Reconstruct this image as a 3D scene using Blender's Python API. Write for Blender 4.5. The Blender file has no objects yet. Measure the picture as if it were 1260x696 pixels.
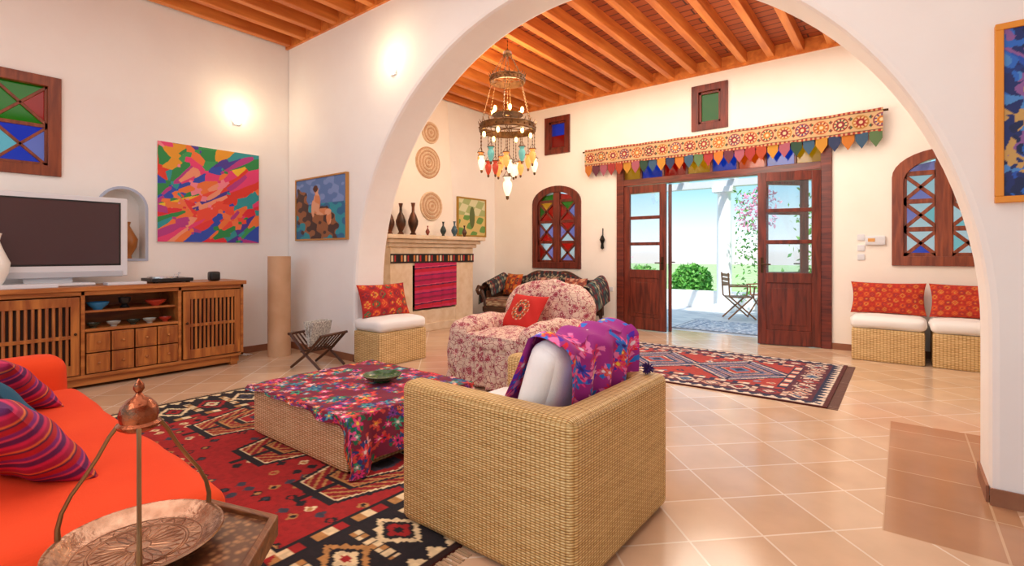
import bpy, bmesh, math, random
import numpy as np
from mathutils import Vector, Matrix
random.seed(7); rng=np.random.RandomState(11)
S=bpy.context.scene
S.view_settings.view_transform='Standard'
# ------------------------------------------------------------ colour helpers
def C(h):
    h=h.lstrip('#'); a=np.array([int(h[i:i+2],16)/255 for i in (0,2,4)])
    return np.where(a<=.04045,a/12.92,((a+.055)/1.055)**2.4)
def C4(h): return tuple(C(h))+(1,)
# ------------------------------------------------------------ materials
def newmat(n):
    m=bpy.data.materials.new(n); m.use_nodes=True
    return m,m.node_tree,m.node_tree.nodes['Principled BSDF']
def N(nt,t,**k):
    n=nt.nodes.new(t)
    for a,b in k.items(): setattr(n,a,b)
    return n
def L(nt,a,b): nt.links.new(a,b)
def addbump(nt,b,src,strength,dist=.01):
    bp=N(nt,'ShaderNodeBump'); bp.inputs['Strength'].default_value=strength; bp.inputs['Distance'].default_value=dist
    L(nt,src,bp.inputs['Height']); L(nt,bp.outputs[0],b.inputs['Normal'])
def math_(nt,op,a,b=None,c=None):
    n=N(nt,'ShaderNodeMath',operation=op)
    for i,v in enumerate((a,b,c)):
        if v is None: continue
        if isinstance(v,(int,float)): n.inputs[i].default_value=v
        else: L(nt,v,n.inputs[i])
    return n.outputs[0]
def plain(n,h,rough=.6,metal=0,h2=None,scale=6,bump=0,bscale=60,emit=0,sheen=0):
    m,nt,b=newmat(n); b.inputs['Base Color'].default_value=C4(h); b.inputs['Roughness'].default_value=rough; b.inputs['Metallic'].default_value=metal
    tc=N(nt,'ShaderNodeNewGeometry')
    if h2:
        no=N(nt,'ShaderNodeTexNoise'); no.inputs['Scale'].default_value=scale; no.inputs['Detail'].default_value=4
        L(nt,tc.outputs['Position'],no.inputs['Vector'])
        r=N(nt,'ShaderNodeValToRGB'); r.color_ramp.elements[0].color=C4(h); r.color_ramp.elements[1].color=C4(h2)
        r.color_ramp.elements[0].position=.35; r.color_ramp.elements[1].position=.65
        L(nt,no.outputs['Fac'],r.inputs[0]); L(nt,r.outputs[0],b.inputs['Base Color'])
    if bump:
        no=N(nt,'ShaderNodeTexNoise'); no.inputs['Scale'].default_value=bscale; no.inputs['Detail'].default_value=3
        L(nt,tc.outputs['Position'],no.inputs['Vector']); addbump(nt,b,no.outputs['Fac'],bump)
    if emit:
        b.inputs['Emission Color'].default_value=C4(h); b.inputs['Emission Strength'].default_value=emit
    if sheen: b.inputs['Sheen Weight'].default_value=sheen
    return m
def wood(n,h,h2,axis='z',scale=3,rough=.45):
    m,nt,b=newmat(n); g=N(nt,'ShaderNodeNewGeometry'); mp=N(nt,'ShaderNodeMapping')
    s={'x':(scale,scale*9,scale*9),'y':(scale*9,scale,scale*9),'z':(scale*9,scale*9,scale)}[axis]
    mp.inputs['Scale'].default_value=s; L(nt,g.outputs['Position'],mp.inputs[0])
    no=N(nt,'ShaderNodeTexNoise'); no.inputs['Scale'].default_value=1; no.inputs['Detail'].default_value=5; no.inputs['Distortion'].default_value=.6
    L(nt,mp.outputs[0],no.inputs['Vector'])
    r=N(nt,'ShaderNodeValToRGB'); r.color_ramp.elements[0].color=C4(h); r.color_ramp.elements[1].color=C4(h2)
    r.color_ramp.elements[0].position=.35; r.color_ramp.elements[1].position=.68
    L(nt,no.outputs['Fac'],r.inputs[0]); L(nt,r.outputs[0],b.inputs['Base Color']); b.inputs['Roughness'].default_value=rough
    addbump(nt,b,no.outputs['Fac'],.15)
    return m
def wicker(n,lo,mid,hi,a=.02,c=.008):
    m,nt,b=newmat(n); uv=N(nt,'ShaderNodeUVMap'); uv.uv_map='UVMap'; sp=N(nt,'ShaderNodeSeparateXYZ'); L(nt,uv.outputs[0],sp.inputs[0])
    A=math_(nt,'DIVIDE',sp.outputs[0],a); B=math_(nt,'DIVIDE',sp.outputs[1],c)
    row=math_(nt,'FLOOR',B); ph=math_(nt,'ADD',A,row)
    s1=math_(nt,'SINE',math_(nt,'MULTIPLY',ph,math.pi)); s1=math_(nt,'MULTIPLY_ADD',s1,.5,.5)
    s2=math_(nt,'ABSOLUTE',math_(nt,'SINE',math_(nt,'MULTIPLY',B,math.pi)))
    s2=math_(nt,'POWER',s2,.7)
    s3=math_(nt,'POWER',math_(nt,'ABSOLUTE',math_(nt,'SINE',math_(nt,'MULTIPLY',A,math.pi))),.5)
    w=math_(nt,'ADD',math_(nt,'MULTIPLY_ADD',s1,.26,.14),math_(nt,'MULTIPLY',s3,.6))
    h=math_(nt,'MULTIPLY',s2,w)
    cb=N(nt,'ShaderNodeCombineXYZ'); L(nt,math_(nt,'MULTIPLY',sp.outputs[0],6),cb.inputs[0]); L(nt,math_(nt,'MULTIPLY',row,3.7),cb.inputs[1])
    no=N(nt,'ShaderNodeTexNoise'); no.inputs['Scale'].default_value=1; L(nt,cb.outputs[0],no.inputs['Vector'])
    hh=math_(nt,'ADD',h,math_(nt,'MULTIPLY_ADD',no.outputs['Fac'],.6,-.28))
    r=N(nt,'ShaderNodeValToRGB'); e=r.color_ramp.elements; e[0].color=C4(lo); e[0].position=.08; e[1].color=C4(hi); e[1].position=.9
    x=e.new(.45); x.color=C4(mid); L(nt,hh,r.inputs[0]); L(nt,r.outputs[0],b.inputs['Base Color']); b.inputs['Roughness'].default_value=.45
    addbump(nt,b,h,.7,.006)
    return m
def attrcloth(n,rough=.85,bump=.25,sc=350):
    m,nt,b=newmat(n); a=N(nt,'ShaderNodeAttribute'); a.attribute_name='Col'; L(nt,a.outputs['Color'],b.inputs['Base Color'])
    b.inputs['Roughness'].default_value=rough
    g=N(nt,'ShaderNodeNewGeometry'); no=N(nt,'ShaderNodeTexNoise'); no.inputs['Scale'].default_value=sc; L(nt,g.outputs['Position'],no.inputs['Vector'])
    addbump(nt,b,no.outputs['Fac'],bump,.004)
    return m
def toileflower(n,bg,dark,mid,light,sc=11):
    """printed floral cloth: round blossoms with petals joined by branching vines"""
    m,nt,b=newmat(n); g=N(nt,'ShaderNodeNewGeometry')
    no=N(nt,'ShaderNodeTexNoise'); no.inputs['Scale'].default_value=16; no.inputs['Detail'].default_value=3; L(nt,g.outputs['Position'],no.inputs['Vector'])
    ad=N(nt,'ShaderNodeVectorMath',operation='MULTIPLY_ADD'); L(nt,no.outputs['Color'],ad.inputs[0]); ad.inputs[1].default_value=(.05,.05,.05); L(nt,g.outputs['Position'],ad.inputs[2])
    v=N(nt,'ShaderNodeTexVoronoi'); v.inputs['Scale'].default_value=sc; L(nt,ad.outputs[0],v.inputs['Vector'])
    r=N(nt,'ShaderNodeValToRGB'); r.color_ramp.interpolation='CONSTANT'; e=r.color_ramp.elements
    e[0].position=0; e[0].color=C4(light); e[1].position=.09; e[1].color=C4(dark)
    for p,c_ in ((.17,mid),(.25,dark),(.31,light),(.35,mid),(.40,bg)): x=e.new(p); x.color=C4(c_)
    L(nt,v.outputs['Distance'],r.inputs[0])
    v2=N(nt,'ShaderNodeTexVoronoi'); v2.inputs['Scale'].default_value=sc*2.6; L(nt,ad.outputs[0],v2.inputs['Vector'])
    v3=N(nt,'ShaderNodeTexVoronoi',feature='DISTANCE_TO_EDGE'); v3.inputs['Scale'].default_value=sc*1.4; L(nt,ad.outputs[0],v3.inputs['Vector'])
    far=math_(nt,'GREATER_THAN',v.outputs['Distance'],.40)
    f1=math_(nt,'MULTIPLY',far,math_(nt,'LESS_THAN',v2.outputs['Distance'],.25)); f2=math_(nt,'MULTIPLY',far,math_(nt,'LESS_THAN',v3.outputs['Distance'],.03))
    m1=N(nt,'ShaderNodeMix',data_type='RGBA'); L(nt,f1,m1.inputs[0]); L(nt,r.outputs[0],m1.inputs[6]); m1.inputs[7].default_value=C4(mid)
    m2=N(nt,'ShaderNodeMix',data_type='RGBA'); L(nt,f2,m2.inputs[0]); L(nt,m1.outputs[2],m2.inputs[6]); m2.inputs[7].default_value=C4(dark)
    L(nt,m2.outputs[2],b.inputs['Base Color']); b.inputs['Roughness'].default_value=.9
    n2=N(nt,'ShaderNodeTexNoise'); n2.inputs['Scale'].default_value=8; n2.inputs['Detail'].default_value=4; n2.inputs['Distortion'].default_value=1.4; L(nt,g.outputs['Position'],n2.inputs['Vector'])
    addbump(nt,b,n2.outputs['Fac'],.7,.035)
    return m
def glassmat(n,h):
    m=bpy.data.materials.new(n); m.use_nodes=True; nt=m.node_tree; nt.nodes.clear()
    o=N(nt,'ShaderNodeOutputMaterial'); t=N(nt,'ShaderNodeBsdfTransparent'); t.inputs[0].default_value=C4(h)
    g=N(nt,'ShaderNodeBsdfGlossy'); g.inputs['Roughness'].default_value=.08; g.inputs[0].default_value=(.8,.8,.8,1)
    tl=N(nt,'ShaderNodeBsdfTranslucent'); tl.inputs[0].default_value=C4(h)
    m1=N(nt,'ShaderNodeMixShader'); m1.inputs[0].default_value=.35; L(nt,t.outputs[0],m1.inputs[1]); L(nt,tl.outputs[0],m1.inputs[2])
    m2=N(nt,'ShaderNodeMixShader'); m2.inputs[0].default_value=.05; L(nt,m1.outputs[0],m2.inputs[1]); L(nt,g.outputs[0],m2.inputs[2])
    L(nt,m2.outputs[0],o.inputs[0]); return m
def clearmat(n):
    m=bpy.data.materials.new(n); m.use_nodes=True; nt=m.node_tree; nt.nodes.clear()
    o=N(nt,'ShaderNodeOutputMaterial'); t=N(nt,'ShaderNodeBsdfTransparent'); t.inputs[0].default_value=(.95,.97,.98,1)
    g=N(nt,'ShaderNodeBsdfGlossy'); g.inputs['Roughness'].default_value=.03
    m2=N(nt,'ShaderNodeMixShader'); m2.inputs[0].default_value=.06; L(nt,t.outputs[0],m2.inputs[1]); L(nt,g.outputs[0],m2.inputs[2])
    L(nt,m2.outputs[0],o.inputs[0]); return m
def emis(n,h,s):
    m=bpy.data.materials.new(n); m.use_nodes=True; nt=m.node_tree; nt.nodes.clear()
    o=N(nt,'ShaderNodeOutputMaterial'); e=N(nt,'ShaderNodeEmission'); e.inputs[0].default_value=C4(h); e.inputs[1].default_value=s; L(nt,e.outputs[0],o.inputs[0]); return m

M_plaster=plain('white_plaster','#F6F1ED',.85,h2='#F9F6F2',scale=2,bump=.12,bscale=18)
M_plasterwarm=plain('warm_white_plaster','#F5ECE1',.85,h2='#F8F0E6',scale=2,bump=.12,bscale=18)
M_stone=plain('cream_limestone','#DCC2A0',.8,h2='#E8D4BA',scale=8,bump=.2,bscale=40)
M_beamY=wood('honey_pine_beam','#C4682A','#E68E42','y',1.2,.5)
M_base=plain('terracotta_skirting','#8E5A40',.5,h2='#A06C4C')
M_dwood=wood('dark_red_mahogany','#4E1C12','#7E3220','z',2.5,.35)
M_dwoodx=wood('dark_red_mahogany_horizontal','#4E1C12','#7E3220','x',2.5,.35)
M_lwood=wood('red_brown_window_wood','#70301A','#984C2A','z',2.5,.35)
M_cab=wood('honey_brown_cabinet_wood','#965222','#C88040','y',2,.38)
M_cab2=wood('honey_brown_cabinet_wood_upright','#8C4A20','#C07838','z',2,.38)
M_black=plain('black_metal','#17130F',.4,.6)
M_blackp=plain('black_plastic','#141416',.35)
M_iron=plain('aged_bronze_iron','#4A3220',.4,.8)
M_brass=plain('aged_brass','#7A5430',.38,.8,h2='#54381E',scale=20)
M_silver=plain('silver_plastic','#DCDDE2',.35)
M_wick=wicker('natural_wicker','#7A5026','#D2A258','#F4D698',.021,.0095)
M_wickt=wicker('natural_wicker_coarse','#80582E','#D8AE70','#F6E0B6',.028,.012)
M_wickf=wicker('natural_wicker_wide','#80582E','#D4A864','#F2D6A0',.030,.015)
M_white=plain('white_cotton','#F5F2EE',.9,bump=.15,bscale=120)
M_cloth=attrcloth('patterned_cloth'); M_rug=attrcloth('woven_wool',.95,.4,260); M_paint=attrcloth('painted_canvas',.55,.2,90)
M_floral=toileflower('crimson_floral_print','#E4C6B2','#96303E','#BE6A72','#F0DECE',13)
M_orange=plain('orange_red_sofa_fabric','#DE3E10',.95,h2='#E64818',scale=2,bump=.12,bscale=180)
M_copper=plain('antique_copper','#D6AE90',.22,.85,h2='#B08468',scale=26,bump=.2,bscale=70)
M_copper2=plain('polished_copper','#A86446',.25,.9,h2='#84482E',scale=30,bump=.2,bscale=120)
M_clear=clearmat('clear_glass')
GL={k:glassmat('stained_glass_'+k,h) for k,h in dict(green='#3FA83A',blue='#5A7CD0',red='#D83A30',amber='#F0B83A',turquoise='#B4D8D8',white='#DCE2E2',orange='#FF8A2A',violet='#B8B0D4').items()}
# ------------------------------------------------------------ mesh builder
class MB:
    def __init__(s): s.v=[]; s.f=[]; s.c=[]; s.hc=False
    def add(s,V,F,Cc=None,M=None):
        n=len(s.v); V=np.asarray(V,float)
        if M is not None:
            A=np.array(M); V=V@A[:3,:3].T+A[:3,3]
        s.v+=V.tolist(); s.f+=[tuple(i+n for i in f) for f in F]
        if Cc is not None: s.hc=True; s.c+=np.asarray(Cc).tolist()
        else: s.c+=[[.8,.8,.8]]*len(V)
        return s
    def box(s,a,b,M=None,col=None):
        x0,y0,z0=a;x1,y1,z1=b
        V=[(x0,y0,z0),(x1,y0,z0),(x1,y1,z0),(x0,y1,z0),(x0,y0,z1),(x1,y0,z1),(x1,y1,z1),(x0,y1,z1)]
        return s.add(V,[(0,3,2,1),(4,5,6,7),(0,1,5,4),(1,2,6,5),(2,3,7,6),(3,0,4,7)],None if col is None else [C(col)]*8,M)
    def cb(s,c,d,M=None): return s.box([c[i]-d[i]/2 for i in range(3)],[c[i]+d[i]/2 for i in range(3)],M)
    def lathe(s,prof,c=(0,0,0),n=20,M=None,caps=False):
        V=[];F=[]
        for r,z in prof:
            for i in range(n):
                a=2*math.pi*i/n; V.append((c[0]+r*math.cos(a),c[1]+r*math.sin(a),c[2]+z))
        for k in range(len(prof)-1):
            for i in range(n):
                j=(i+1)%n; F.append((k*n+i,k*n+j,(k+1)*n+j,(k+1)*n+i))
        if caps: F.append(tuple(range(n))[::-1]); F.append(tuple((len(prof)-1)*n+i for i in range(n)))
        return s.add(V,F,None,M)
    def tube(s,pts,r,n=8,M=None,closed=False):
        P=[Vector(p) for p in pts]; m=len(P); rr=r if isinstance(r,(list,tuple)) else [r]*m
        V=[];F=[];up=None
        for i,p in enumerate(P):
            if closed: t=(P[(i+1)%m]-P[i-1]).normalized()
            else: t=(P[min(i+1,m-1)]-P[max(i-1,0)]).normalized()
            if up is None:
                up=Vector((0,0,1)) if abs(t.z)<.9 else Vector((1,0,0))
            s1=t.cross(up).normalized(); up=s1.cross(t).normalized()
            for k in range(n):
                a=2*math.pi*k/n; V.append(p+(s1*math.cos(a)+up*math.sin(a))*rr[i])
        for i in range(m if closed else m-1):
            i2=(i+1)%m
            for k in range(n):
                j=(k+1)%n; F.append((i*n+k,i*n+j,i2*n+j,i2*n+k))
        if not closed: F.append(tuple(range(n))[::-1]); F.append(tuple((m-1)*n+i for i in range(n)))
        return s.add([tuple(v) for v in V],F,None,M)
    def cyl(s,p0,p1,r,r1=None,n=12,M=None): return s.tube([p0,p1],[r,r if r1 is None else r1],n,M)
    def ball(s,c,r,n=12,M=None):
        if not isinstance(r,(list,tuple)): r=(r,r,r)
        V=[];F=[];m=n//2+1
        for i in range(m+1):
            t=math.pi*i/m
            for k in range(n):
                a=2*math.pi*k/n; V.append((c[0]+r[0]*math.sin(t)*math.cos(a),c[1]+r[1]*math.sin(t)*math.sin(a),c[2]+r[2]*math.cos(t)))
        for i in range(m):
            for k in range(n): F.append((i*n+k,i*n+(k+1)%n,(i+1)*n+(k+1)%n,(i+1)*n+k))
        return s.add(V,F,None,M)
    def prism(s,poly,ax,a,b,M=None):
        f={'y':lambda p,t:(p[0],t,p[1]),'x':lambda p,t:(t,p[0],p[1]),'z':lambda p,t:(p[0],p[1],t)}[ax]
        n=len(poly); V=[f(p,a) for p in poly]+[f(p,b) for p in poly]
        F=[tuple(range(n)),tuple(range(2*n-1,n-1,-1))]+[(i,(i+1)%n,n+(i+1)%n,n+i) for i in range(n)]
        return s.add(V,F,None,M)
    def grid(s,fn,nu,nv,col=None,M=None):
        u,v=np.meshgrid(np.linspace(0,1,nu+1),np.linspace(0,1,nv+1),indexing='ij'); u=u.ravel();v=v.ravel()
        P=np.stack([np.broadcast_to(q,u.shape) for q in fn(u,v)],1)
        i,j=np.meshgrid(np.arange(nu),np.arange(nv),indexing='ij'); a=(i*(nv+1)+j).ravel()
        F=np.stack([a,a+nv+1,a+nv+2,a+1],1).tolist()
        return s.add(P,F,None if col is None else col(u,v),M)
    def soft(s,c,d,r,n=10,col=None,bulge=0,noise=0,M=None,warp=None):
        h=np.array(d)/2; c=np.array(c)
        for ax in range(3):
            for sg in (-1,1):
                o=[i for i in range(3) if i!=ax]
                u,v=np.meshgrid(np.linspace(-1,1,n+1),np.linspace(-1,1,n+1),indexing='ij');u=np.sin(u.ravel()*math.pi/2*.97)/math.sin(math.pi/2*.97);v=np.sin(v.ravel()*math.pi/2*.97)/math.sin(math.pi/2*.97)
                p=np.zeros((len(u),3)); p[:,ax]=sg*h[ax]; p[:,o[0]]=u*h[o[0]]; p[:,o[1]]=v*h[o[1]]
                q=np.clip(p,-(h-r),h-r); dd=p-q; ln=np.linalg.norm(dd,axis=1,keepdims=True); ln[ln==0]=1
                P=q+dd/ln*r
                P[:,ax]+=sg*bulge*(1-u**2)*(1-v**2)
                if noise:
                    P+=noise*np.stack([np.sin(P[:,1]*19+P[:,2]*13+c[0]*7),np.sin(P[:,2]*17+P[:,0]*23),np.sin(P[:,0]*15+P[:,1]*21+1)],1)
                uu=P[:,o[0]]+c[o[0]]; vv=P[:,o[1]]+c[o[1]]
                if warp: P=warp(P)
                i,j=np.meshgrid(np.arange(n),np.arange(n),indexing='ij'); a=(i*(n+1)+j).ravel()
                s.add(P+c,np.stack([a,a+n+1,a+n+2,a+1],1).tolist(),None if col is None else col(uu+ax*1.7,vv+sg*.9),M)
        return s
    def pillow(s,w,h,t,col=None,M=None,n=26):
        for sg in (-1,1):
            def fn(u,v):
                a=u*2-1;b=v*2-1
                k=np.clip((1-np.abs(a)**2.6),0,1)**.55*np.clip((1-np.abs(b)**2.6),0,1)**.55
                return (w/2*a*(1-.07*(1-b**2)*np.abs(a)), h/2*b*(1-.07*(1-a**2)*np.abs(b)), sg*t/2*k+.004*np.sin(a*9+b*7)*k)
            s.grid(fn,n,n,(lambda u,v:col((u-.5)*w,(v-.5)*h)) if col else None,M)
        return s
def finish(o,mat,smooth,bevel):
    me=o.data
    if isinstance(mat,(list,tuple)): [me.materials.append(m) for m in mat]
    else: me.materials.append(mat)
    if smooth:
        me.polygons.foreach_set('use_smooth',[True]*len(me.polygons)); me.set_sharp_from_angle(angle=math.radians(42))
    if bevel:
        b=o.modifiers.new('bevel','BEVEL'); b.width=bevel; b.segments=2; b.limit_method='ANGLE'; b.angle_limit=math.radians(50)
def mk(name,mb,mat,parent=None,label=None,cat=None,group=None,kind=None,smooth=False,bevel=0,loc=None,rot=None,local=False,weld=False,origin=None):
    V=np.array(mb.v)
    if parent is not None:
        off=np.zeros(3) if local else np.array(parent['_o'])
    elif loc is not None: off=np.zeros(3)
    elif origin is not None: off=np.array(origin)
    else: off=np.array([(V[:,0].min()+V[:,0].max())/2,(V[:,1].min()+V[:,1].max())/2,V[:,2].min()])
    V=V-off
    me=bpy.data.meshes.new(name); me.from_pydata(V.tolist(),[],mb.f)
    if mb.hc:
        ca=me.color_attributes.new('Col','FLOAT_COLOR','POINT')
        ca.data.foreach_set('color',np.hstack([np.array(mb.c),np.ones((len(V),1))]).ravel().astype(np.float32))
    bm=bmesh.new(); bm.from_mesh(me)
    if weld: bmesh.ops.remove_doubles(bm,verts=bm.verts,dist=.0004)
    bmesh.ops.recalc_face_normals(bm,faces=bm.faces)
    if 'wicker' in mat.name:
        uvl=bm.loops.layers.uv.new('UVMap')
        for f in bm.faces:
            n=f.normal; a=max(range(3),key=lambda i:abs(n[i]))
            for l in f.loops:
                c=l.vert.co; l[uvl].uv=(c.y,c.z) if a==0 else ((c.x,c.z) if a==1 else (c.x,c.y))
    bm.to_mesh(me); bm.free()
    o=bpy.data.objects.new(name,me); S.collection.objects.link(o); finish(o,mat,smooth,bevel)
    if parent is not None: o.parent=parent; o['_o']=list(map(float,off))
    else:
        o.location=loc if loc is not None else tuple(off); o['_o']=list(map(float,o.location))
        if rot: o.rotation_euler=rot
    if label: o['label']=label
    if cat: o['category']=cat
    if group: o['group']=group
    if kind: o['kind']=kind
    return o
def thing(name,label,cat,loc,rot=(0,0,0),group=None,kind=None):
    e=bpy.data.objects.new(name,None); e.empty_display_size=.1; S.collection.objects.link(e); e.location=loc; e.rotation_euler=rot
    e['_o']=list(map(float,loc))
    if label: e['label']=label
    if cat: e['category']=cat
    if group: e['group']=group
    if kind: e['kind']=kind
    return e
def sub(parent,name,mb,mat,**k): return mk(name,mb,mat,parent=parent,**k)
def R(axis,deg): return Matrix.Rotation(math.radians(deg),4,axis)
def T(*p): return Matrix.Translation(p)
# ------------------------------------------------------------ patterns (numpy, metres)
def pick(cols,idx):
    A=np.array([C(c) for c in cols]); return A[np.asarray(idx).astype(int)%len(cols)]
def hsh(i,j,k=0):
    return np.abs(np.sin(i*12.9898+j*78.233+k*37.7)*43758.5453)%1
def fr(x): return x-np.floor(x)
def rugcol(w,h,P,per=.24,bw=.34,med=3,q=.012,cell=.1,dens=.45):
    def f(u,v):
        x=(np.floor(u*w/q)+.5)*q; y=(np.floor(v*h/q)+.5)*q
        ex=np.minimum(x,w-x); ey=np.minimum(y,h-y); e=np.minimum(ex,ey)
        s=np.where(ex<ey,y-h/2,x-w/2)
        fx=x-w/2; fy=y-h/2; L0=(w-2*(bw+.2))/med
        a=np.abs(fr(fx/L0+.5*(med%2))-.5)*L0; b=np.abs(fy)
        m=np.maximum(a*1.05+b*.35,b*.75)/(min(L0,(h-2*bw))*.5)
        if med<=2: m=(a*(.62 if med==1 else .95)+b*.9)/((h-2*bw-.4)*.5)
        ci=np.floor(x/cell);cj=np.floor(y/cell)
        dm=(np.abs(fr(x/cell)-.5)+np.abs(fr(y/cell)-.5)); rn=hsh(ci,cj)
        col=pick([P['field']],np.zeros(len(x)))
        col=np.where(((dm<.4)&(rn>dens))[:,None],pick([P['a'],P['b'],P['c'],P['a'],P['d'],P['a']],rn*37),col)
        col=np.where(((dm<.2)&(rn>dens))[:,None],pick([P['b'],P['field'],P['d'],P['a']],rn*37),col)
        rings=[(.98,P['a']),(.9,P['c']),(.86,P['field2']),(.66,P['a']),(.6,P['b']),(.56,P['field2']),(.42,P['a']),(.36,P['c']),(.33,P['field']),(.2,P['d']),(.12,P['a'])]
        for t,cc in rings:
            mm=m<t
            zz=(np.abs(fr((a+b)/.06)-.5)<.15)&((t==.86)|(t==.56))
            cc_=pick([cc],np.zeros(len(x))); cc_=np.where(zz[:,None],C(P['b']),cc_)
            col=np.where(mm[:,None],cc_,col)
        arm=((np.abs(a)<.02)|(b<.02))&(m>.66)&(m<1.15)
        col=np.where(arm[:,None],C(P['a']),col)
        def band(lo,hi): return (e>=lo)&(e<hi)
        col=np.where(band(0,.03)[:,None],C(P['edge']),col)
        ch=pick([P['c'],P['field'],P['a'],P['b']],np.floor(s/.05)+400)
        tri=(np.abs(fr(s/.10)-.5)*2>((e-.03)/.07))
        col=np.where(band(.03,.10)[:,None],np.where(tri[:,None],C(P['c']),C(P['a'])),col)
        col=np.where(band(.10,.12)[:,None],C(P['a']),col)
        t=(e-(.12+bw/2))/(bw/2); A=np.abs(fr(s/per)-.5)*2; k=np.floor(s/per)+50
        dd=A+np.abs(t); bc=np.zeros((len(x),3))+C(P['bord'])
        star=(np.maximum(A,np.abs(t))<.5)|(dd<.86)
        bc=np.where(star[:,None],pick([P['c'],P['field'],P['c'],P['b']],k),bc)
        bc=np.where((dd<.62)[:,None],C(P['a']),bc)
        bc=np.where((dd<.42)[:,None],pick([P['field'],P['c'],P['d'],P['c']],k),bc)
        bc=np.where((dd<.18)[:,None],pick([P['a'],P['field']],k),bc)
        cr=(A>.8)&(np.abs(t)<.8)&(fr(t*4)>.3); bc=np.where(cr[:,None],pick([P['c'],P['b'],P['c']],k+np.floor(t*4)),bc)
        m0=band(.12,.12+bw); col=np.where(m0[:,None],bc,col)
        col=np.where(band(.12+bw,.14+bw)[:,None],C(P['a']),col)
        m1=band(.14+bw,.20+bw); col=np.where(m1[:,None],ch,col)
        col=np.where(band(.20+bw,.215+bw)[:,None],C(P['a']),col)
        return col*(.85+.3*hsh(np.floor(u*w/.02),np.floor(v*h/.02),3))[:,None]
    return f
def floral(bg,flowers,centers,leaves,w,h,n=140,seed=1,r0=.03,r1=.07,x0=0,y0=0):
    r=np.random.RandomState(seed); L0=[]
    for i in range(n):
        L0.append((x0+r.rand()*w,y0+r.rand()*h,r0+r.rand()*(r1-r0),r.randint(5,9),r.rand()*6,C(flowers[r.randint(len(flowers))]),C(centers[r.randint(len(centers))]),C(leaves[r.randint(len(leaves))])))
    def f(x,y):
        col=np.zeros((len(x),3))+C(bg)
        bx=(x.min(),x.max(),y.min(),y.max())
        for cx,cy,rad,k,ph,fc,cc,lc in L0:
            R_=rad*1.55
            if cx<bx[0]-R_ or cx>bx[1]+R_ or cy<bx[2]-R_ or cy>bx[3]+R_: continue
            I=np.nonzero((np.abs(x-cx)<R_)&(np.abs(y-cy)<R_))[0]
            if len(I)==0: continue
            dx=x[I]-cx;dy=y[I]-cy;d=np.hypot(dx,dy); th=np.arctan2(dy,dx); c_=col[I]
            c_=np.where(((d<rad*1.5)&(np.cos(3*th+ph*2)>.72))[:,None],lc,c_)
            pt=rad*(.72+.28*np.cos(k*th+ph))
            c_=np.where((d<pt)[:,None],fc,c_)
            c_=np.where((d<pt*.62)[:,None],fc*.75+cc*.2,c_)
            c_=np.where((d<rad*.26)[:,None],cc,c_)
            col[I]=c_
        return col
    return f
def kilim(cols,per=.13):
    def f(x,y):
        q=.011; x=(np.floor(x/q)+.5)*q; y=(np.floor(y/q)+.5)*q
        i=np.floor(x/per);j=np.floor(y/per); d=np.abs(fr(x/per)-.5)+np.abs(fr(y/per)-.5)
        col=pick(cols[:2],i+j)
        col=np.where((d<.46)[:,None],pick(cols[2:],i*3+j*5+40),col)
        col=np.where((d<.3)[:,None],pick(cols[:1],i),col)
        col=np.where((d<.16)[:,None],pick(cols[2:],i*2+j*3+41),col)
        return col
    return f
def stripes(cols,ws,ax=0,seed=0):
    cum=np.cumsum(ws)
    def f(x,y):
        t=(x if ax==0 else y)+5; t=t%cum[-1]; idx=np.searchsorted(cum,t,side='right')
        return pick(cols,np.minimum(idx,len(cols)-1))
    return f
# ------------------------------------------------------------ ROOM SHELL
XL=-6.25; YA=3.3; YA2=3.7; YB=7.45; ZC=3.82
m,nt,b=newmat('diagonal_terracotta_tiles')
g=N(nt,'ShaderNodeNewGeometry')
def brick(rot,w,h,c1,c2,mo,off=(0,0,0),ms=.007):
    mp=N(nt,'ShaderNodeMapping'); mp.inputs['Rotation'].default_value=(0,0,rot); mp.inputs['Location'].default_value=off
    L(nt,g.outputs['Position'],mp.inputs[0]); br=N(nt,'ShaderNodeTexBrick'); br.offset=0
    br.inputs['Scale'].default_value=1; br.inputs['Brick Width'].default_value=w; br.inputs['Row Height'].default_value=h
    br.inputs['Mortar Size'].default_value=ms; br.inputs['Mortar Smooth'].default_value=.1
    br.inputs['Color1'].default_value=C4(c1); br.inputs['Color2'].default_value=C4(c2); br.inputs['Mortar'].default_value=C4(mo)
    L(nt,mp.outputs[0],br.inputs['Vector']); return br
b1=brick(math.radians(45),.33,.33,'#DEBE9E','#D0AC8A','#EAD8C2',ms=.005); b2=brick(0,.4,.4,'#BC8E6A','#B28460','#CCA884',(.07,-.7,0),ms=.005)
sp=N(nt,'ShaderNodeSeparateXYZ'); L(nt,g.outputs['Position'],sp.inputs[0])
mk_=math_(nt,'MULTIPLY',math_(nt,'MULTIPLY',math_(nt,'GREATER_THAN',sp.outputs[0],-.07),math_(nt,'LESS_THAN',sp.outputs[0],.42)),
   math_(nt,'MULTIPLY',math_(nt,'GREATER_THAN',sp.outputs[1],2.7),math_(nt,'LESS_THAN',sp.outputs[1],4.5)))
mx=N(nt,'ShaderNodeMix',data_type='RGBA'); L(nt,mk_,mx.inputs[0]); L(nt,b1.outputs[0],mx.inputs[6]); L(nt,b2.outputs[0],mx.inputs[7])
no=N(nt,'ShaderNodeTexNoise'); no.inputs['Scale'].default_value=4; no.inputs['Detail'].default_value=6; L(nt,g.outputs['Position'],no.inputs['Vector'])
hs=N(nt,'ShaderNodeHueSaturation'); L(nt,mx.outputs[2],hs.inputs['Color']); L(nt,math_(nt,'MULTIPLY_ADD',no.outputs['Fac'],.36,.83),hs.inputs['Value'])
L(nt,hs.outputs[0],b.inputs['Base Color']); b.inputs['Roughness'].default_value=.16
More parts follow.
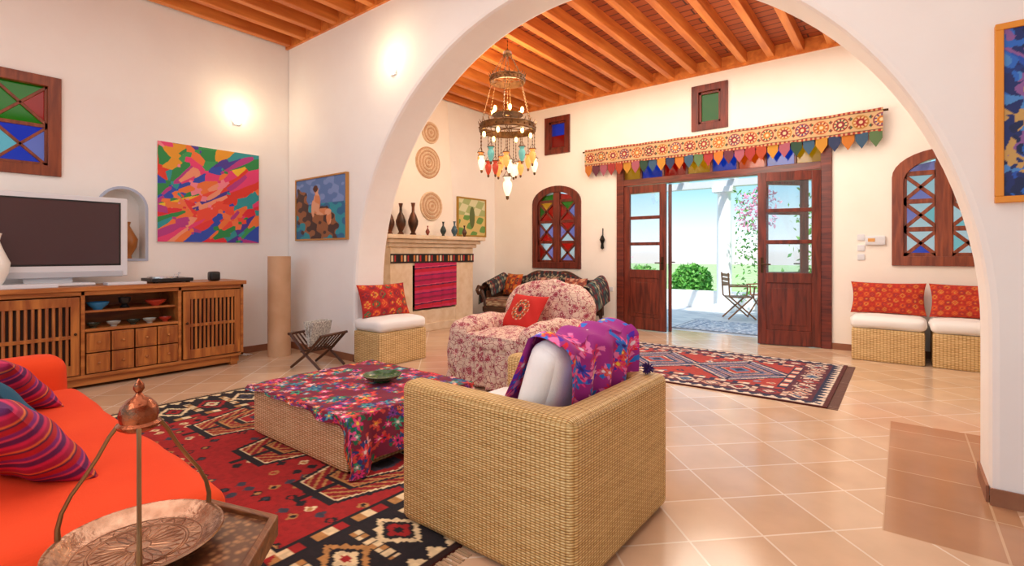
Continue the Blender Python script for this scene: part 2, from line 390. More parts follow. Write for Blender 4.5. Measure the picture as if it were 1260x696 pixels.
addbump(nt,b,b1.outputs['Fac'],-.12,.003)
M_floor=m
mk('floor',MB().box((-6.45,-3.2,-.15),(4.2,YB+.35,0)),M_floor,kind='structure',label='diagonal terracotta coloured floor tiles with thin pale grout')
def arcpoly(x0,x1,z0,z1,rise,n=16):
    P=[(x0,z0),(x1,z0),(x1,z1-rise)]; c=(x0+x1)/2; hw=(x1-x0)/2
    for i in range(1,n): 
        a=math.pi*i/n; P.append((c+hw*math.cos(a),z1-rise+rise*math.sin(a)))
    P.append((x0,z1-rise)); return P
def cutholes(o,prisms):
    for p in prisms:
        me=bpy.data.meshes.new('c'); me.from_pydata(p.v,[],p.f); bm=bmesh.new(); bm.from_mesh(me); bmesh.ops.recalc_face_normals(bm,faces=bm.faces); bm.to_mesh(me); bm.free()
        c=bpy.data.objects.new('c',me); S.collection.objects.link(c)
        md=o.modifiers.new('h','BOOLEAN'); md.object=c; md.operation='DIFFERENCE'; md.solver='EXACT'
        bpy.context.view_layer.objects.active=o; bpy.ops.object.modifier_apply(modifier='h')
        bpy.data.objects.remove(c)
W1=(.12,1.055)
wl=mk('wall_left',MB().box((XL-.3,-3.2,0),(XL,YB+.3,4.1)),M_plaster,kind='structure',label='white plaster wall',origin=(0,0,0))
cutholes(wl,[MB().prism([(W1[0],1.96),(W1[1],1.96),(W1[1],2.8),(W1[0],2.8)],'x',XL-.5,XL+.1),
             MB().prism(arcpoly(1.38,1.76,1.15,1.86,.19),'x',XL-.2,XL+.1)])
wb=mk('wall_back',MB().box((XL,YB,0),(4.2,YB+.3,4.1)),M_plasterwarm,kind='structure',label='warm white plaster wall',origin=(0,0,0))
DX0,DX1=-3.6,-.75
W3=(-.06,.80,1.10,2.36)
cutholes(wb,[MB().prism([(DX0,-.1),(DX1,-.1),(DX1,2.7),(DX0,2.7)],'y',YB-.1,YB+.4),
  MB().prism(arcpoly(-5.29,-4.36,.98,2.36,.28),'y',YB-.1,YB+.4),
  MB().prism(arcpoly(W3[0],W3[1],W3[2],W3[3],.28),'y',YB-.1,YB+.4),
  MB().prism([(-5.04,2.98),(-4.56,2.98),(-4.56,3.6),(-5.04,3.6)],'y',YB-.1,YB+.4),
  MB().prism([(-2.44,3.0),(-1.95,3.0),(-1.95,3.64),(-2.44,3.64)],'y',YB-.1,YB+.4)])
AX,AR,AZ=-2.23,2.56,.8
P=[(XL,0),(AX-AR,0)]+[(AX-AR*math.cos(math.pi*i/64),AZ+AR*math.sin(math.pi*i/64)) for i in range(65)]+[(AX+AR,0),(4.2,0),(4.2,4.1),(XL,4.1)]
mk('wall_arch',MB().prism(P,'y',YA,YA2),M_plaster,kind='structure',label='white plaster wall with a wide round arch opening',origin=(0,0,0),bevel=.035)
mk('wall_right',MB().box((4.0,-3.2,0),(4.2,YB,4.1)),M_plaster,kind='structure',label='white plaster wall',origin=(0,0,0))
def skirt(n,a,b): mk(n,MB().box(a,b),M_base,kind='structure',label='thin terracotta tile skirting')
skirt('baseboard_left',(XL,-3,0),(XL+.012,YA,.08)); skirt('baseboard_arch',(XL,YA-.012,0),(AX-AR-.02,YA,.08))
skirt('baseboard_arch_right',(AX+AR+.0,YA-.012,0),(4,YA,.08)); skirt('baseboard_jamb',(AX+AR-.012,YA+.02,0),(AX+AR,YA2-.02,.08))
skirt('baseboard_back',(XL,YB-.012,0),(DX0-.05,YB,.08)); skirt('baseboard_back_right',(DX1+.05,YB-.012,0),(4,YB,.08))
# ceiling
m,nt,b=newmat('orange_brown_ceiling_planks'); g=N(nt,'ShaderNodeNewGeometry')
br=brick(0,1.9,.14,'#A85020','#98441A','#4A1C0A',(0,0,0),.010); br.offset=.5
no=N(nt,'ShaderNodeTexNoise'); mp=N(nt,'ShaderNodeMapping'); mp.inputs['Scale'].default_value=(1.5,20,1); L(nt,g.outputs['Position'],mp.inputs[0]); L(nt,mp.outputs[0],no.inputs['Vector'])
hs=N(nt,'ShaderNodeHueSaturation'); L(nt,br.outputs[0],hs.inputs['Color']); L(nt,math_(nt,'MULTIPLY_ADD',no.outputs['Fac'],.8,.6),hs.inputs['Value']); L(nt,hs.outputs[0],b.inputs['Base Color']); b.inputs['Roughness'].default_value=.6
ce=mk('ceiling',MB().box((XL-.1,-3.2,3.98),(4.2,YB+.2,4.1)),m,kind='structure',label='orange brown plank ceiling carried on honey pine beams',origin=(0,0,0))
def beam(x,y0,y1): return MB().cb((x,(y0+y1)/2,3.91),(.085,y1-y0,.15))
x=XL+.1
while x<4:
    mk('beam',beam(x,YA2,YB),M_beamY,parent=ce,bevel=.008)
    mk('beam',beam(x,-3.2,YA),M_beamY,parent=ce,bevel=.008)
    x+=.34
mk('trim_1',MB().box((XL,YB-.03,3.8),(4,YB,3.98)).box((XL,YA2,3.82),(4,YA2+.03,3.98)).box((XL,YA-.03,3.82),(4,YA,3.98)),M_beamY,kind='structure',label='orange pine wall plates under the beams',origin=(0,0,0))
# ------------------------------------------------------------ WINDOWS
def window(name,ax,x0,x1,z0,z1,rise,pos,panes,wmat,leaves=2,label='',diag=True,fw=.07,ex=.04,heavy=1.,rows=2,star=False):
    loc=((x0+x1)/2,pos,z0) if ax=='y' else (pos,(x0+x1)/2,z0)
    w=thing(name,label,'window',loc,kind='structure')
    s=1 if ax=='y' else -1
    outer=arcpoly(x0-ex,x1+ex,z0-ex,z1+ex,rise+.02) if rise else [(x0-ex,z0-ex),(x1+ex,z0-ex),(x1+ex,z1+ex),(x0-ex,z1+ex)]
    inner=arcpoly(x0+fw,x1-fw,z0+fw,z1-fw,max(rise-.02,.01)) if rise else [(x0+fw,z0+fw),(x1-fw,z0+fw),(x1-fw,z1-fw),(x0+fw,z1-fw)]
    n=len(outer)
    def p3(p,t): return (p[0],t,p[1]) if ax=='y' else (t,p[0],p[1])
    a,b_=(pos-.03,pos+.08) if ax=='y' else (pos-.08,pos+.03)
    V=[p3(p,a) for p in outer]+[p3(p,a) for p in inner]+[p3(p,b_) for p in outer]+[p3(p,b_) for p in inner]; F=[]
    for i in range(n):
        j=(i+1)%n
        F+=[(i,j,n+j,n+i),(2*n+i,3*n+i,3*n+j,2*n+j),(i,2*n+i,2*n+j,j),(n+i,n+j,3*n+j,3*n+i)]
    mk('frame',MB().add(V,F),wmat,parent=w,bevel=.005)
    q=MB(); c=(x0+x1)/2; mid=pos+.02*s
    def bar(pa,pb,wd=.03,th=.03):
        wd*=heavy
        d=Vector((pb[0]-pa[0],pb[1]-pa[1])); nrm=Vector((-d.y,d.x)).normalized()*wd/2
        poly=[(pa[0]+nrm.x,pa[1]+nrm.y),(pb[0]+nrm.x,pb[1]+nrm.y),(pb[0]-nrm.x,pb[1]-nrm.y),(pa[0]-nrm.x,pa[1]-nrm.y)]
        q.prism(poly,ax,mid-th/2,mid+th/2)
    X0,X1,Z0,Z1=x0+fw-.01,x1-fw+.01,z0+fw-.01,z1-fw+.01
    if leaves==2: bar((c,Z0),(c,Z1),.08,.05)
    cols=[(X0,c-.04),(c+.04,X1)] if leaves==2 else [(X0,X1)]
    if diag:
        for (xa,xb) in cols:
            zt=Z1-(rise*.6)
            if rise: bar((xa,zt),(xb,zt),.03)
            bar((xa,Z0+.015),(xb,Z0+.015),.04)
            zs=[Z0+(zt-Z0)*k/rows for k in range(rows+1)]
            for k in range(rows):
                if k: bar((xa,zs[k]),(xb,zs[k]),.03)
                bar((xa,zs[k]),(xb,zs[k+1]),.022); bar((xa,zs[k+1]),(xb,zs[k]),.022)
            bar((xa+.01,Z0),(xa+.01,Z1-rise*.5),.035); bar((xb-.01,Z0),(xb-.01,Z1-rise*.2 if xa<c-.1 and leaves==2 else Z1-rise*.5),.035)
    elif leaves==1:
        bar((X0,Z0+.02),(X1,Z0+.02),.05); bar((X0,Z1-.02),(X1,Z1-.02),.05); bar((X0+.02,Z0),(X0+.02,Z1),.05); bar((X1-.02,Z0),(X1-.02,Z1),.05)
    mk('casement',q,wmat,parent=w,bevel=.003)
    if isinstance(panes,dict):
        zt=Z1-(rise*.6); zs=[Z0+(zt-Z0)*k/rows for k in range(rows+1)]
        for ci,(xa,xb) in enumerate(cols):
            for k in range(rows):
                A=(xa,zs[k]);B=(xb,zs[k]);D=(xb,zs[k+1]);E=(xa,zs[k+1]);O=((xa+xb)/2,(zs[k]+zs[k+1])/2)
                for cn,tri in zip(panes[(ci,k)],((A,B,O),(B,D,O),(D,E,O),(E,A,O))):
                    mk('pane',MB().prism(list(tri),ax,mid+.012*s,mid+.017*s),GL[cn],parent=w,label=cn+' glass pane')
            if rise:
                cn=panes['top'][ci]; mk('pane',MB().prism([(xa,zt),(xb,zt),(xb,Z1-(rise*.1 if ci==0 else rise*.35)),(xa,Z1-(rise*.35 if ci==0 else rise*.1))],ax,mid+.012*s,mid+.017*s),GL[cn],parent=w,label=cn+' glass pane')
    else:
        for (pa,pb,za,zb,cn) in panes:
            A=x0+fw+pa*(x1-x0-2*fw); B=x0+fw+pb*(x1-x0-2*fw); ZA=z0+fw+za*(z1-z0-2*fw); ZB=z0+fw+zb*(z1-z0-2*fw)
            mb=MB().box((A,mid+.012,ZA),(B,mid+.018,ZB)) if ax=='y' else MB().box((mid-.018,A,ZA),(mid-.012,B,ZB))
            mk('pane',mb,GL[cn],parent=w,label=cn+' glass pane')
    return w
window('window_1','x',W1[0],W1[1],1.96,2.8,0,XL,{(0,0):('blue','blue','white','blue'),(0,1):('green','green','amber','green'),(1,0):('blue','violet','blue','turquoise'),(1,1):('green','red','green','green')},M_lwood,label='red-brown wooden window with crossed bars and stained glass triangles',heavy=1.1,fw=.055)
window('window_2','y',-5.29,-4.36,.98,2.36,.28,YB,{(0,0):('white','violet','white','red'),(0,1):('red','violet','white','violet'),(0,2):('red','red','amber','green'),(1,0):('violet','white','red','white'),(1,1):('white','violet','red','violet'),(1,2):('red','violet','green','red'),'top':('green','red')},M_dwood,label='arched dark wooden window with crossed bars and stained glass',heavy=1.6,rows=3)
window('window_3','y',W3[0],W3[1],W3[2],W3[3],.28,YB,{(0,0):('blue','white','white','white'),(0,1):('white','turquoise','white','violet'),(0,2):('violet','white','white','white'),(1,0):('white','violet','white','turquoise'),(1,1):('turquoise','white','white','white'),(1,2):('red','white','violet','white'),'top':('violet','red')},M_lwood,label='arched red-brown wooden window with crossed bars and stained glass',heavy=1.8,rows=3)
window('window_4','y',-5.04,-4.56,2.98,3.6,0,YB,[(0,1,.5,1,'blue'),(0,1,0,.5,'red')],M_dwood,leaves=1,diag=False,label='small square dark wooden window with red and blue glass',fw=.07,ex=.02)
window('window_5','y',-2.44,-1.95,3.0,3.64,0,YB,[(0,1,0,1,'green')],M_dwood,leaves=1,diag=False,label='small dark wooden window with green glass',fw=.09,ex=.01)
# ------------------------------------------------------------ DOOR
dr=thing('door_1','dark mahogany glazed double doorway with stained glass transom','door',((DX0+DX1)/2,YB,0),kind='structure')
q=MB()
q.box((DX0-.05,YB-.03,0),(DX0+.07,YB+.12,2.72)).box((DX1-.07,YB-.03,0),(DX1+.05,YB+.12,2.72)).box((DX0-.05,YB-.03,2.62),(DX1+.05,YB+.12,2.74)).box((DX0,YB-.02,2.28),(DX1,YB+.12,2.38))
for i in range(1,8): xx=DX0+(DX1-DX0)*i/8; q.box((xx-.015,YB,2.38),(xx+.015,YB+.06,2.62))
mk('frame',q,M_dwoodx,parent=dr,bevel=.006)
for i,cn in enumerate(['amber','blue','red','amber','blue','orange','blue','amber']):
    xa=DX0+(DX1-DX0)*i/8; mk('pane',MB().box((xa+.012,YB+.03,2.37),(xa+(DX1-DX0)/8-.012,YB+.035,2.63)),GL[cn],parent=dr,label=cn+' glass transom pane')
def leaf(hx,hy,w,ang,sgn):
    e=thing('door_leaf',None,None,(0,0,0))
    e.parent=dr; e.location=(hx-dr.location.x,hy-dr.location.y,0); e.rotation_euler=(0,0,math.radians(ang))
    q=MB(); t=.025; 
    def bx(a,b,z0,z1,tt=t): 
        a,b=sorted((a*sgn,b*sgn)); q.box((a,-tt,z0),(b,tt,z1))
    bx(0,.1,.01,2.27);bx(w-.1,w,.01,2.27);bx(.1,w-.1,.01,.2);bx(.1,w-.1,2.15,2.27);bx(.1,w-.1,.82,.95);bx(.1,w-.1,1.33,1.38);bx(.1,w-.1,1.74,1.79)
    bx(.1,w-.1,.2,.82,.012); bx(.16,w-.16,.27,.75,.02)
    mk('leaf_panel',q,M_dwood,parent=e,local=True,bevel=.004)
    g_=MB()
    a,b_=sorted((.1*sgn,(w-.1)*sgn)); g_.box((a,-.004,.95),(b_,.004,2.15))
    mk('glass',g_,M_clear,parent=e,local=True)
    k=MB(); xx=(w-.05)*sgn; k.box((xx-.018,-.034,.95),(xx+.018,-.025,1.15)); k.tube([(xx,-.03,1.06),(xx,-.07,1.06),(xx-.1*sgn,-.075,1.06)],.009,8)
    mk('handle',k,M_iron,parent=e,local=True,smooth=True)
    return e
leaf(DX0+.07,YB+.02,.7,-3,1); leaf(DX1-.07,YB-.02,.72,14,-1)
leaf(DX0+.79,YB+.09,.7,111,1); leaf(DX1-.79,YB+.09,.7,-135,-1)
# ------------------------------------------------------------ VALANCE
va=thing('embroidered_valance','cream embroidered valance with colourful rosettes and triangular pennants','valance',(-2.185,7.34,2.65))
VX0,VX1=-4.19,-.18
def valc(u,v):
    x=u*(VX1-VX0); y=v*.28; per=.205; i=np.floor(x/per); dx=(fr(x/per)-.5)*per; dy=y-.14; d=np.hypot(dx,dy); th=np.arctan2(dy,dx)
    col=np.zeros((len(x),3))+C('#C4A074')
    col=np.where((np.abs(dy)>.112)[:,None],np.where((np.abs(fr(x/.05)-.5)<.25)[:,None],C('#962E26'),C('#C09468')),col)
    col=np.where((np.abs(np.abs(dy)-.108)<.006)[:,None],C('#3C2A20'),col)
    col=np.where((d<.084)[:,None],pick(['#B45A2A','#902A26','#A8782F','#863244'],i),col)
    col=np.where((d<.07)[:,None],np.where((np.cos(th*10)>0)[:,None],C('#D4B080'),pick(['#7E2026','#2A4E3C','#A44220','#443864'],i)),col)
    col=np.where((d<.045)[:,None],pick(['#902424','#B86C2A','#7E2030'],i),col)
    col=np.where((d<.02)[:,None],C('#D8BE90'),col)
    e=(np.abs(np.abs(dx)-per/2)+np.abs(np.abs(dy)-.05))<.024
    return np.where(e[:,None],pick(['#2A4E3A','#802A26'],i),col)
mk('band',MB().grid(lambda u,v:(VX0+u*(VX1-VX0),7.34+.012*np.sin(u*60),2.65+v*.28-.02*np.sin(u*math.pi)),520,36,valc),M_cloth,parent=va,smooth=True)
pc=['#B86C28','#2A4434','#963230','#2E3858','#9A5260','#56704A','#B8802C','#602E3A','#38546C','#A04024']
PM=[plain('pennant_felt_'+str(i),c,.9) for i,c in enumerate(pc)]
npn=29
for i in range(npn):
    a=VX0+(VX1-VX0)*i/npn; b_=VX0+(VX1-VX0)*(i+1)/npn; m_=(a+b_)/2; sag=-.02*math.sin(math.pi*(i+.5)/npn)
    mk('pennant',MB().prism([(a+.006,2.66+sag),(b_-.006,2.66+sag),(b_-.006,2.57+sag),(m_,2.47+sag),(a+.006,2.57+sag)],'y',7.345,7.35),PM[(i*7+i//3)%10],parent=va)
mk('rod',MB().cyl((VX0-.05,7.37,2.9),(VX1+.05,7.37,2.9),.014).cyl((VX0+.1,7.37,2.9),(VX0+.1,YB,2.9),.01).cyl((VX1-.1,7.37,2.9),(VX1-.1,YB,2.9),.01),M_iron,parent=va,smooth=True)
# ------------------------------------------------------------ OUTSIDE
m,nt,b=newmat('pale_patterned_terrace_tiles'); g=N(nt,'ShaderNodeNewGeometry')
br=brick(math.radians(45),.3,.3,'#E2E6EA','#C4CCD6','#F0F2F4',ms=.01); L(nt,br.outputs[0],b.inputs['Base Color']); b.inputs['Roughness'].default_value=.5
M_terr=m
mk('terrace_paving',MB().box((-14,YB+.3,-.2),(8,11.75,-.02)),M_terr,label='pale blue-grey patterned terrace paving outside the doorway',cat='paving',origin=(0,0,-.2))
mk('lawn',MB().box((-40,11.75,-.3),(40,60,-.03)),plain('sunlit_grass','#C4D8A0',.9,h2='#ACC884',scale=2),label='sunlit lawn beyond the terrace',cat='lawn',origin=(0,0,-.3))
mk('garden_wall',MB().box((-9,11.5,-.019),(-2.2,11.74,.36)),plain('whitewash','#F6F6F6',.9),label='low whitewashed garden wall edging the terrace',cat='wall',bevel=.01)
def leaves(name,label,cat,fn,n,size,mats,seed):
    r=np.random.RandomState(seed); V=[];F=[]
    for i in range(n):
        c=np.array(fn(r)); a=r.randn(3); a/=np.linalg.norm(a); b2=np.cross(a,r.randn(3)); b2/=np.linalg.norm(b2)
        s_=size*(.6+.8*r.rand()); k=len(V)
        V+=[c-a*s_,c+b2*s_*.45,c+a*s_,c-b2*s_*.45]; F.append((k,k+1,k+2,k+3))
    V=np.array(V); V[:,2]=np.maximum(V[:,2],-.015)
    return mk(name,MB().add(V,F),mats,label=label,cat=cat,kind='stuff')
Mleaf=plain('green_leaves','#4A9A3C',.6,h2='#84C85A',scale=9)
def bushfn(cx,cy,cz,rx,ry,rz):
    def f(r):
        d=r.randn(3); d/=np.linalg.norm(d); k=r.rand()**.35; return (cx+d[0]*rx*k,cy+d[1]*ry*k,max(cz+d[2]*rz*k,.03))
    return f
leaves('hedge','clipped green hedge behind the garden wall','hedge',bushfn(-4.0,12.15,.5,.5,.3,.48),2200,.06,Mleaf,1)
leaves('hedge','clipped green hedge behind the garden wall','hedge',bushfn(-5.25,12.15,.45,.6,.3,.46),1800,.06,Mleaf,2)
Mw=plain('white_painted_masonry','#FAFAFA',.8)
for i,(cx,cy) in enumerate([(-3.0,11.2),(1.2,11.2)]):
    p=thing('pergola_column','round white pergola column on the terrace','column',(cx,cy,-.02),group='white pergola columns')
    mk('shaft',MB().lathe([(.15,.12),(.15,1.3),(.135,2.5)],(cx,cy,0),24),Mw,parent=p,smooth=True)
    mk('capital',MB().cb((cx,cy,2.56),(.4,.4,.12)),Mw,parent=p,bevel=.01); mk('plinth',MB().cb((cx,cy,.05),(.4,.4,.14)),Mw,parent=p,bevel=.01)
q=MB().box((-7,11.1,2.62),(3,11.3,2.76))
for i in range(9): q.box((-6+i*1.05,YB+.45,2.76),(-5.92+i*1.05,11.45,2.88))
mk('pergola',q,plain('weathered_white_timber','#DADDE0',.7),label='pale timber pergola frame over the terrace',cat='pergola')
M_pink=plain('magenta_bracts','#E090B4',.7,h2='#F4C4D8',scale=8)
leaves('bougainvillea','flowering pink bougainvillea climbing by the column','plant',bushfn(-2.2,10.5,2.05,.45,.2,.45),300,.045,M_pink,5)
leaves('climbing_vine','green climbing vine hanging from the pergola','plant',lambda r:(-2.75+.6*r.rand(),11.0+.2*r.rand(),.2+2.3*r.rand()**.7),420,.045,Mleaf,6)
leaves('climbing_vine','green climbing vine trailing beside the terrace','plant',lambda r:(-1.25+.25*r.randn(),11.3+.15*r.rand(),.0+2.5*r.rand()),700,.055,Mleaf,8)
leaves('climbing_vine','climbing vine covered in pink bracts','plant',lambda r:(-5.7+.35*r.randn(),10.4+.4*r.rand(),.0+2.4*r.rand()),420,.05,M_pink,9)
M_teak=wood('teak','#8A5A3A','#A87850','x',3,.5)
def teakchair(cx,cy,rz,sc=.92):
    c=thing('garden_chair','folding teak garden chair with crossed legs','chair',(cx,cy,-.018),(0,0,rz),group='teak terrace chairs'); c.scale=(sc,sc,sc)
    q=MB()
    for i in range(6): q.cb((0,-.2+i*.08,.45),(.46,.06,.02))
    mk('seat',q,M_teak,parent=c,local=True)
    q=MB()
    for i in range(3): q.cb((0,.25,.72+i*.085),(.46,.02,.06))
    mk('backrest',q,M_teak,parent=c,local=True)
    for s_ in (-1,1):
        mk('leg',MB().tube([(.24*s_,-.26,.012),(.24*s_,.24,.47),(.24*s_,.27,.94)],.016,6),M_teak,parent=c,local=True)
        mk('leg',MB().tube([(.21*s_,.26,.012),(.21*s_,-.22,.47),(.21*s_,-.24,.66)],.016,6),M_teak,parent=c,local=True)
        mk('armrest',MB().cb((.26*s_,.0,.67),(.05,.52,.025)),M_teak,parent=c,local=True)
teakchair(-2.42,10.0,math.radians(120)); teakchair(-2.1,10.75,math.radians(-20))
tt=thing('garden_table','teak slatted garden table on the terrace','table',(-1.5,10.0,-.018))
q=MB()
for i in range(8): q.cb((0,-.35+i*.1,.73),(.9,.08,.025))
mk('table_top',q,M_teak,parent=tt,local=True)
for a in (-1,1):
    for b_ in (-1,1): mk('leg',MB().cb((.38*a,.32*b_,.36),(.05,.05,.72)),M_teak,parent=tt,local=True)
# ------------------------------------------------------------ RUGS
def rug(name,label,x0,x1,y0,y1,P,nx,ny,fcol='#B79A78',zb=0,fringe=True,**k):
    r=thing(name,label,'rug',((x0+x1)/2,(y0+y1)/2,zb)); f=rugcol(x1-x0,y1-y0,P,**k)
    z=lambda u,v:zb+.012+.002*np.sin(u*31)*np.sin(v*27)
    mb=MB().grid(lambda u,v:(x0+u*(x1-x0),y0+v*(y1-y0),z(u,v)),nx,ny,f); mb.box((x0,y0,zb),(x1,y1,zb+.009),col='#5A2018' if fringe else '#8A98A8')
    mk('pile',mb,M_rug,parent=r)
    if not fringe: return
    fr_=MB(); rr=np.random.RandomState(4)
    for xx,sg in ((x0,-1),(x1,1)):
        for i in range(int((y1-y0)/.022)):
            yy=y0+.009+i*.022; fr_.box((min(xx,xx+sg*.07),yy-.006,.001),(max(xx,xx+sg*.07),yy+.004,.005),M=T(0,rr.randn()*.004,0))
    f_=mk('fringe',fr_,plain(name+'_fringe',fcol,.9),parent=r); f_['kind']='stuff'
P1=dict(field='#9C1A1C',field2='#8A181A',a='#17141C',b='#B4824A',c='#E2CCA0',d='#3A3848',edge='#2A120E',bord='#1C181E')
rug('area_rug','large red and navy geometric oriental rug under the coffee table',-4.6,-1.42,.45,3.12,P1,440,370,per=.26,bw=.34,med=3,cell=.085,dens=.4,q=.010)
P2=dict(field='#A83C34',field2='#3E5880',a='#262C48',b='#D09A82',c='#E0CCB8',d='#5A789A',edge='#5A2A28',bord='#5A2A38')
rug('area_rug','red and blue oriental rug with a fringe before the doors',-3.05,-.46,4.55,6.4,P2,340,260,fcol='#7E5E54',per=.24,bw=.22,med=2,cell=.12,dens=.5)
P3=dict(field='#B4C4D4',field2='#C8D4E0',a='#8A9CB4',b='#E8EEF2',c='#F4F6F8',d='#9CB0C4',edge='#8A98A8',bord='#A4B4C8')
rug('terrace_rug','pale blue patterned flat rug on the terrace',-3.0,-1.0,8.1,9.35,P3,160,100,zb=-.019,fringe=False,per=.2,bw=.16,med=3,q=.016)
# ------------------------------------------------------------ TV CABINET
cb=thing('tv_cabinet','honey-brown wooden media cabinet with slatted doors and small drawers','cabinet',(-5.95,1.49,0))
q=MB(); X0,X1,Y0,Y1=-6.22,-5.68,.48,2.50
q.box((X0,Y0-.02,.87),(X1+.03,Y1+.02,.91))
q.box((X0,Y0,.1),(X1,Y0+.03,.87)).box((X0,Y1-.03,.1),(X1,Y1,.87)).box((X0,Y0,.1),(X1,Y1,.13)).box((X0,Y0,.13),(X0+.02,Y1,.87))
q.box((X0,1.125,.13),(X1,1.155,.87)).box((X0,1.875,.13),(X1,1.905,.87)).box((X0,1.155,.505),(X1,1.875,.53)).box((X0,1.155,.67),(X1-.06,1.875,.69)).box((X1-.03,Y0,.83),(X1,Y1,.87))
q.box((X0+.03,Y0+.05,.0),(X1-.03,Y0+.12,.1)).box((X0+.03,Y1-.12,.0),(X1-.03,Y1-.05,.1)).box((X0+.05,Y0+.03,.03),(X1-.04,Y1-.03,.1))
mk('body',q,M_cab,parent=cb,bevel=.004)
def cdoor(y0,y1):
    d=MB(); x0,x1=X1-.005,X1+.018
    d.box((x0,y0,.14),(x1,y0+.06,.82)).box((x0,y1-.06,.14),(x1,y1,.82)).box((x0,y0+.06,.14),(x1,y1-.06,.23)).box((x0,y0+.06,.74),(x1,y1-.06,.82)).box((x0,y0+.06,.46),(x1,y1-.06,.49))
    n=11
    for i in range(n): yy=y0+.06+(y1-y0-.12)*(i+.5)/n; d.cyl((x0+.008,yy,.22),(x0+.008,yy,.75),.012,n=8)
    o=mk('door',d,M_cab2,parent=cb,bevel=.002)
    d=MB().box((X1-.02,y0+.06,.22),(X1-.012,y1-.06,.75)); mk('door_backing',d,plain('dark_cabinet_interior','#2A130A',.8),parent=o)
    mk('knob',MB().ball((x1+.012,y0+.03 if y0>1.5 else y1-.03,.5),.012),M_iron,parent=o,smooth=True)
cdoor(.52,1.115); cdoor(1.915,2.46)
for r_ in range(2):
    for c_ in range(4):
        y0=1.158+c_*.179; z0=.14+r_*.183
        o=mk('drawer',MB().box((X1-.3,y0+.006,z0),(X1+.012,y0+.173,z0+.172)).box((X1+.012,y0+.02,z0+.016),(X1+.018,y0+.159,z0+.156)),M_cab2,parent=cb,bevel=.003)
        mk('knob',MB().ball((X1+.03,y0+.09,z0+.086),.012),M_cab,parent=o,smooth=True)
def bowl(name,label,c,r,h,mat,group=None):
    return mk(name,MB().lathe([(0,.0),(r*.4,.0),(r*.45,.012),(r*.85,h*.6),(r,h),(r*.93,h),(r*.78,h*.6),(r*.35,.02),(0,.018)],c,20),mat,label=label,cat='bowl',group=group,smooth=True)
Mbl=plain('blue_glazed_ceramic','#2B7FB8',.2); Mrd=plain('red_glazed_ceramic','#B03A2A',.25); Mgr=plain('grey_glazed_ceramic','#A8ADA8',.3); Mdk=plain('dark_green_ceramic','#27352E',.25)
bowl('bowl','blue glazed ceramic bowl on the cabinet shelf',(-5.80,1.27,.69),.085,.07,Mbl,'ceramics in the cabinet'); bowl('bowl','red glazed ceramic bowl on the cabinet shelf',(-5.80,1.72,.69),.09,.06,Mrd,'ceramics in the cabinet')
mk('mortar',MB().lathe([(0,0),(.035,0),(.04,.01),(.02,.03),(.045,.06),(.05,.1),(.042,.1),(.03,.05),(0,.04)],(-5.80,1.47,.69),16),M_blackp,label='small dark metal mortar on the cabinet shelf',cat='mortar',smooth=True)
for i,(yy,mt,l) in enumerate([(1.23,Mdk,'dark green'),(1.38,Mgr,'grey'),(1.53,Mdk,'dark green'),(1.66,Mgr,'grey'),(1.79,Mrd,'red')]):
    bowl('bowl',l+' ceramic bowl on the lower cabinet shelf',(-5.77,yy,.53),.055,.045,mt,'ceramics in the cabinet')
# TV
tv=thing('television','silver flat-screen television on the cabinet','television',(-5.93,.96,.91))
q=MB(); tx=-5.9
q.box((tx-.09,.39,.99),(tx,1.52,1.73))
mk('casing',q,M_silver,parent=tv,bevel=.01)
mk('screen',MB().box((tx+.0,.465,1.105),(tx+.006,1.45,1.67)),plain('dark_glossy_screen','#4A3234',.12),parent=tv)
mk('bezel',MB().box((tx,.45,1.09),(tx+.003,1.465,1.685)),M_blackp,parent=tv)
mk('speaker_bar',MB().box((tx-.06,.44,.985),(tx+.012,1.48,1.04)),plain('light_grey_grille','#B9BBC2',.5),parent=tv,bevel=.008)
mk('stand',MB().soft((tx-.05,.96,.925),(.28,.6,.03),.012,6).box((tx-.08,.8,.93),(tx-.04,1.12,1.0)),M_silver,parent=tv,smooth=True)
mk('media_player',MB().box((-5.88,.5,.91),(-5.68,.98,.945)),M_silver,label='slim silver media player on the cabinet',cat='player',bevel=.005)
mk('media_player',MB().box((-5.86,1.32,.91),(-5.7,1.62,.935)),M_silver,label='slim silver media player beside the television',cat='player',bevel=.005)
tn=thing('record_player','black and chrome turntable on the cabinet','record player',(-5.93,1.86,.91))
mk('base',MB().box((-6.1,1.68,.92),(-5.76,2.04,.955)),M_blackp,parent=tn,bevel=.005); mk('platter',MB().lathe([(0,0),(.14,0),(.14,.015),(0,.017)],(-5.93,1.83,.955),24),plain('chrome','#D8D8DA',.2,1),parent=tn,smooth=True)
for (fx,fy) in ((-5.8,1.72),(-5.8,2.0),(-6.06,1.72),(-6.06,2.0)): mk('foot',MB().cyl((fx,fy,.91),(fx,fy,.92),.02),M_black,parent=tn)
mk('tonearm',MB().tube([(-6.05,2.0,.955),(-6.05,2.0,1.0),(-5.93,1.98,1.0),(-5.86,1.9,.985)],.005,6),M_silver,parent=tn)
q=MB().soft((-5.83,2.26,.96),(.1,.1,.1),.02,6); mk('speaker',q,M_blackp,label='small black cube speaker on the cabinet',cat='speaker',smooth=True)
mk('vase',MB().lathe([(0,0),(.05,0),(.09,.1),(.1,.18),(.06,.28),(.035,.36),(.05,.42),(.04,.42),(.02,.3),(0,.1)],(-5.76,.60,.945),24),plain('white_porcelain','#F4F1EA',.2),label='white porcelain vase standing before the television',cat='vase',smooth=True)
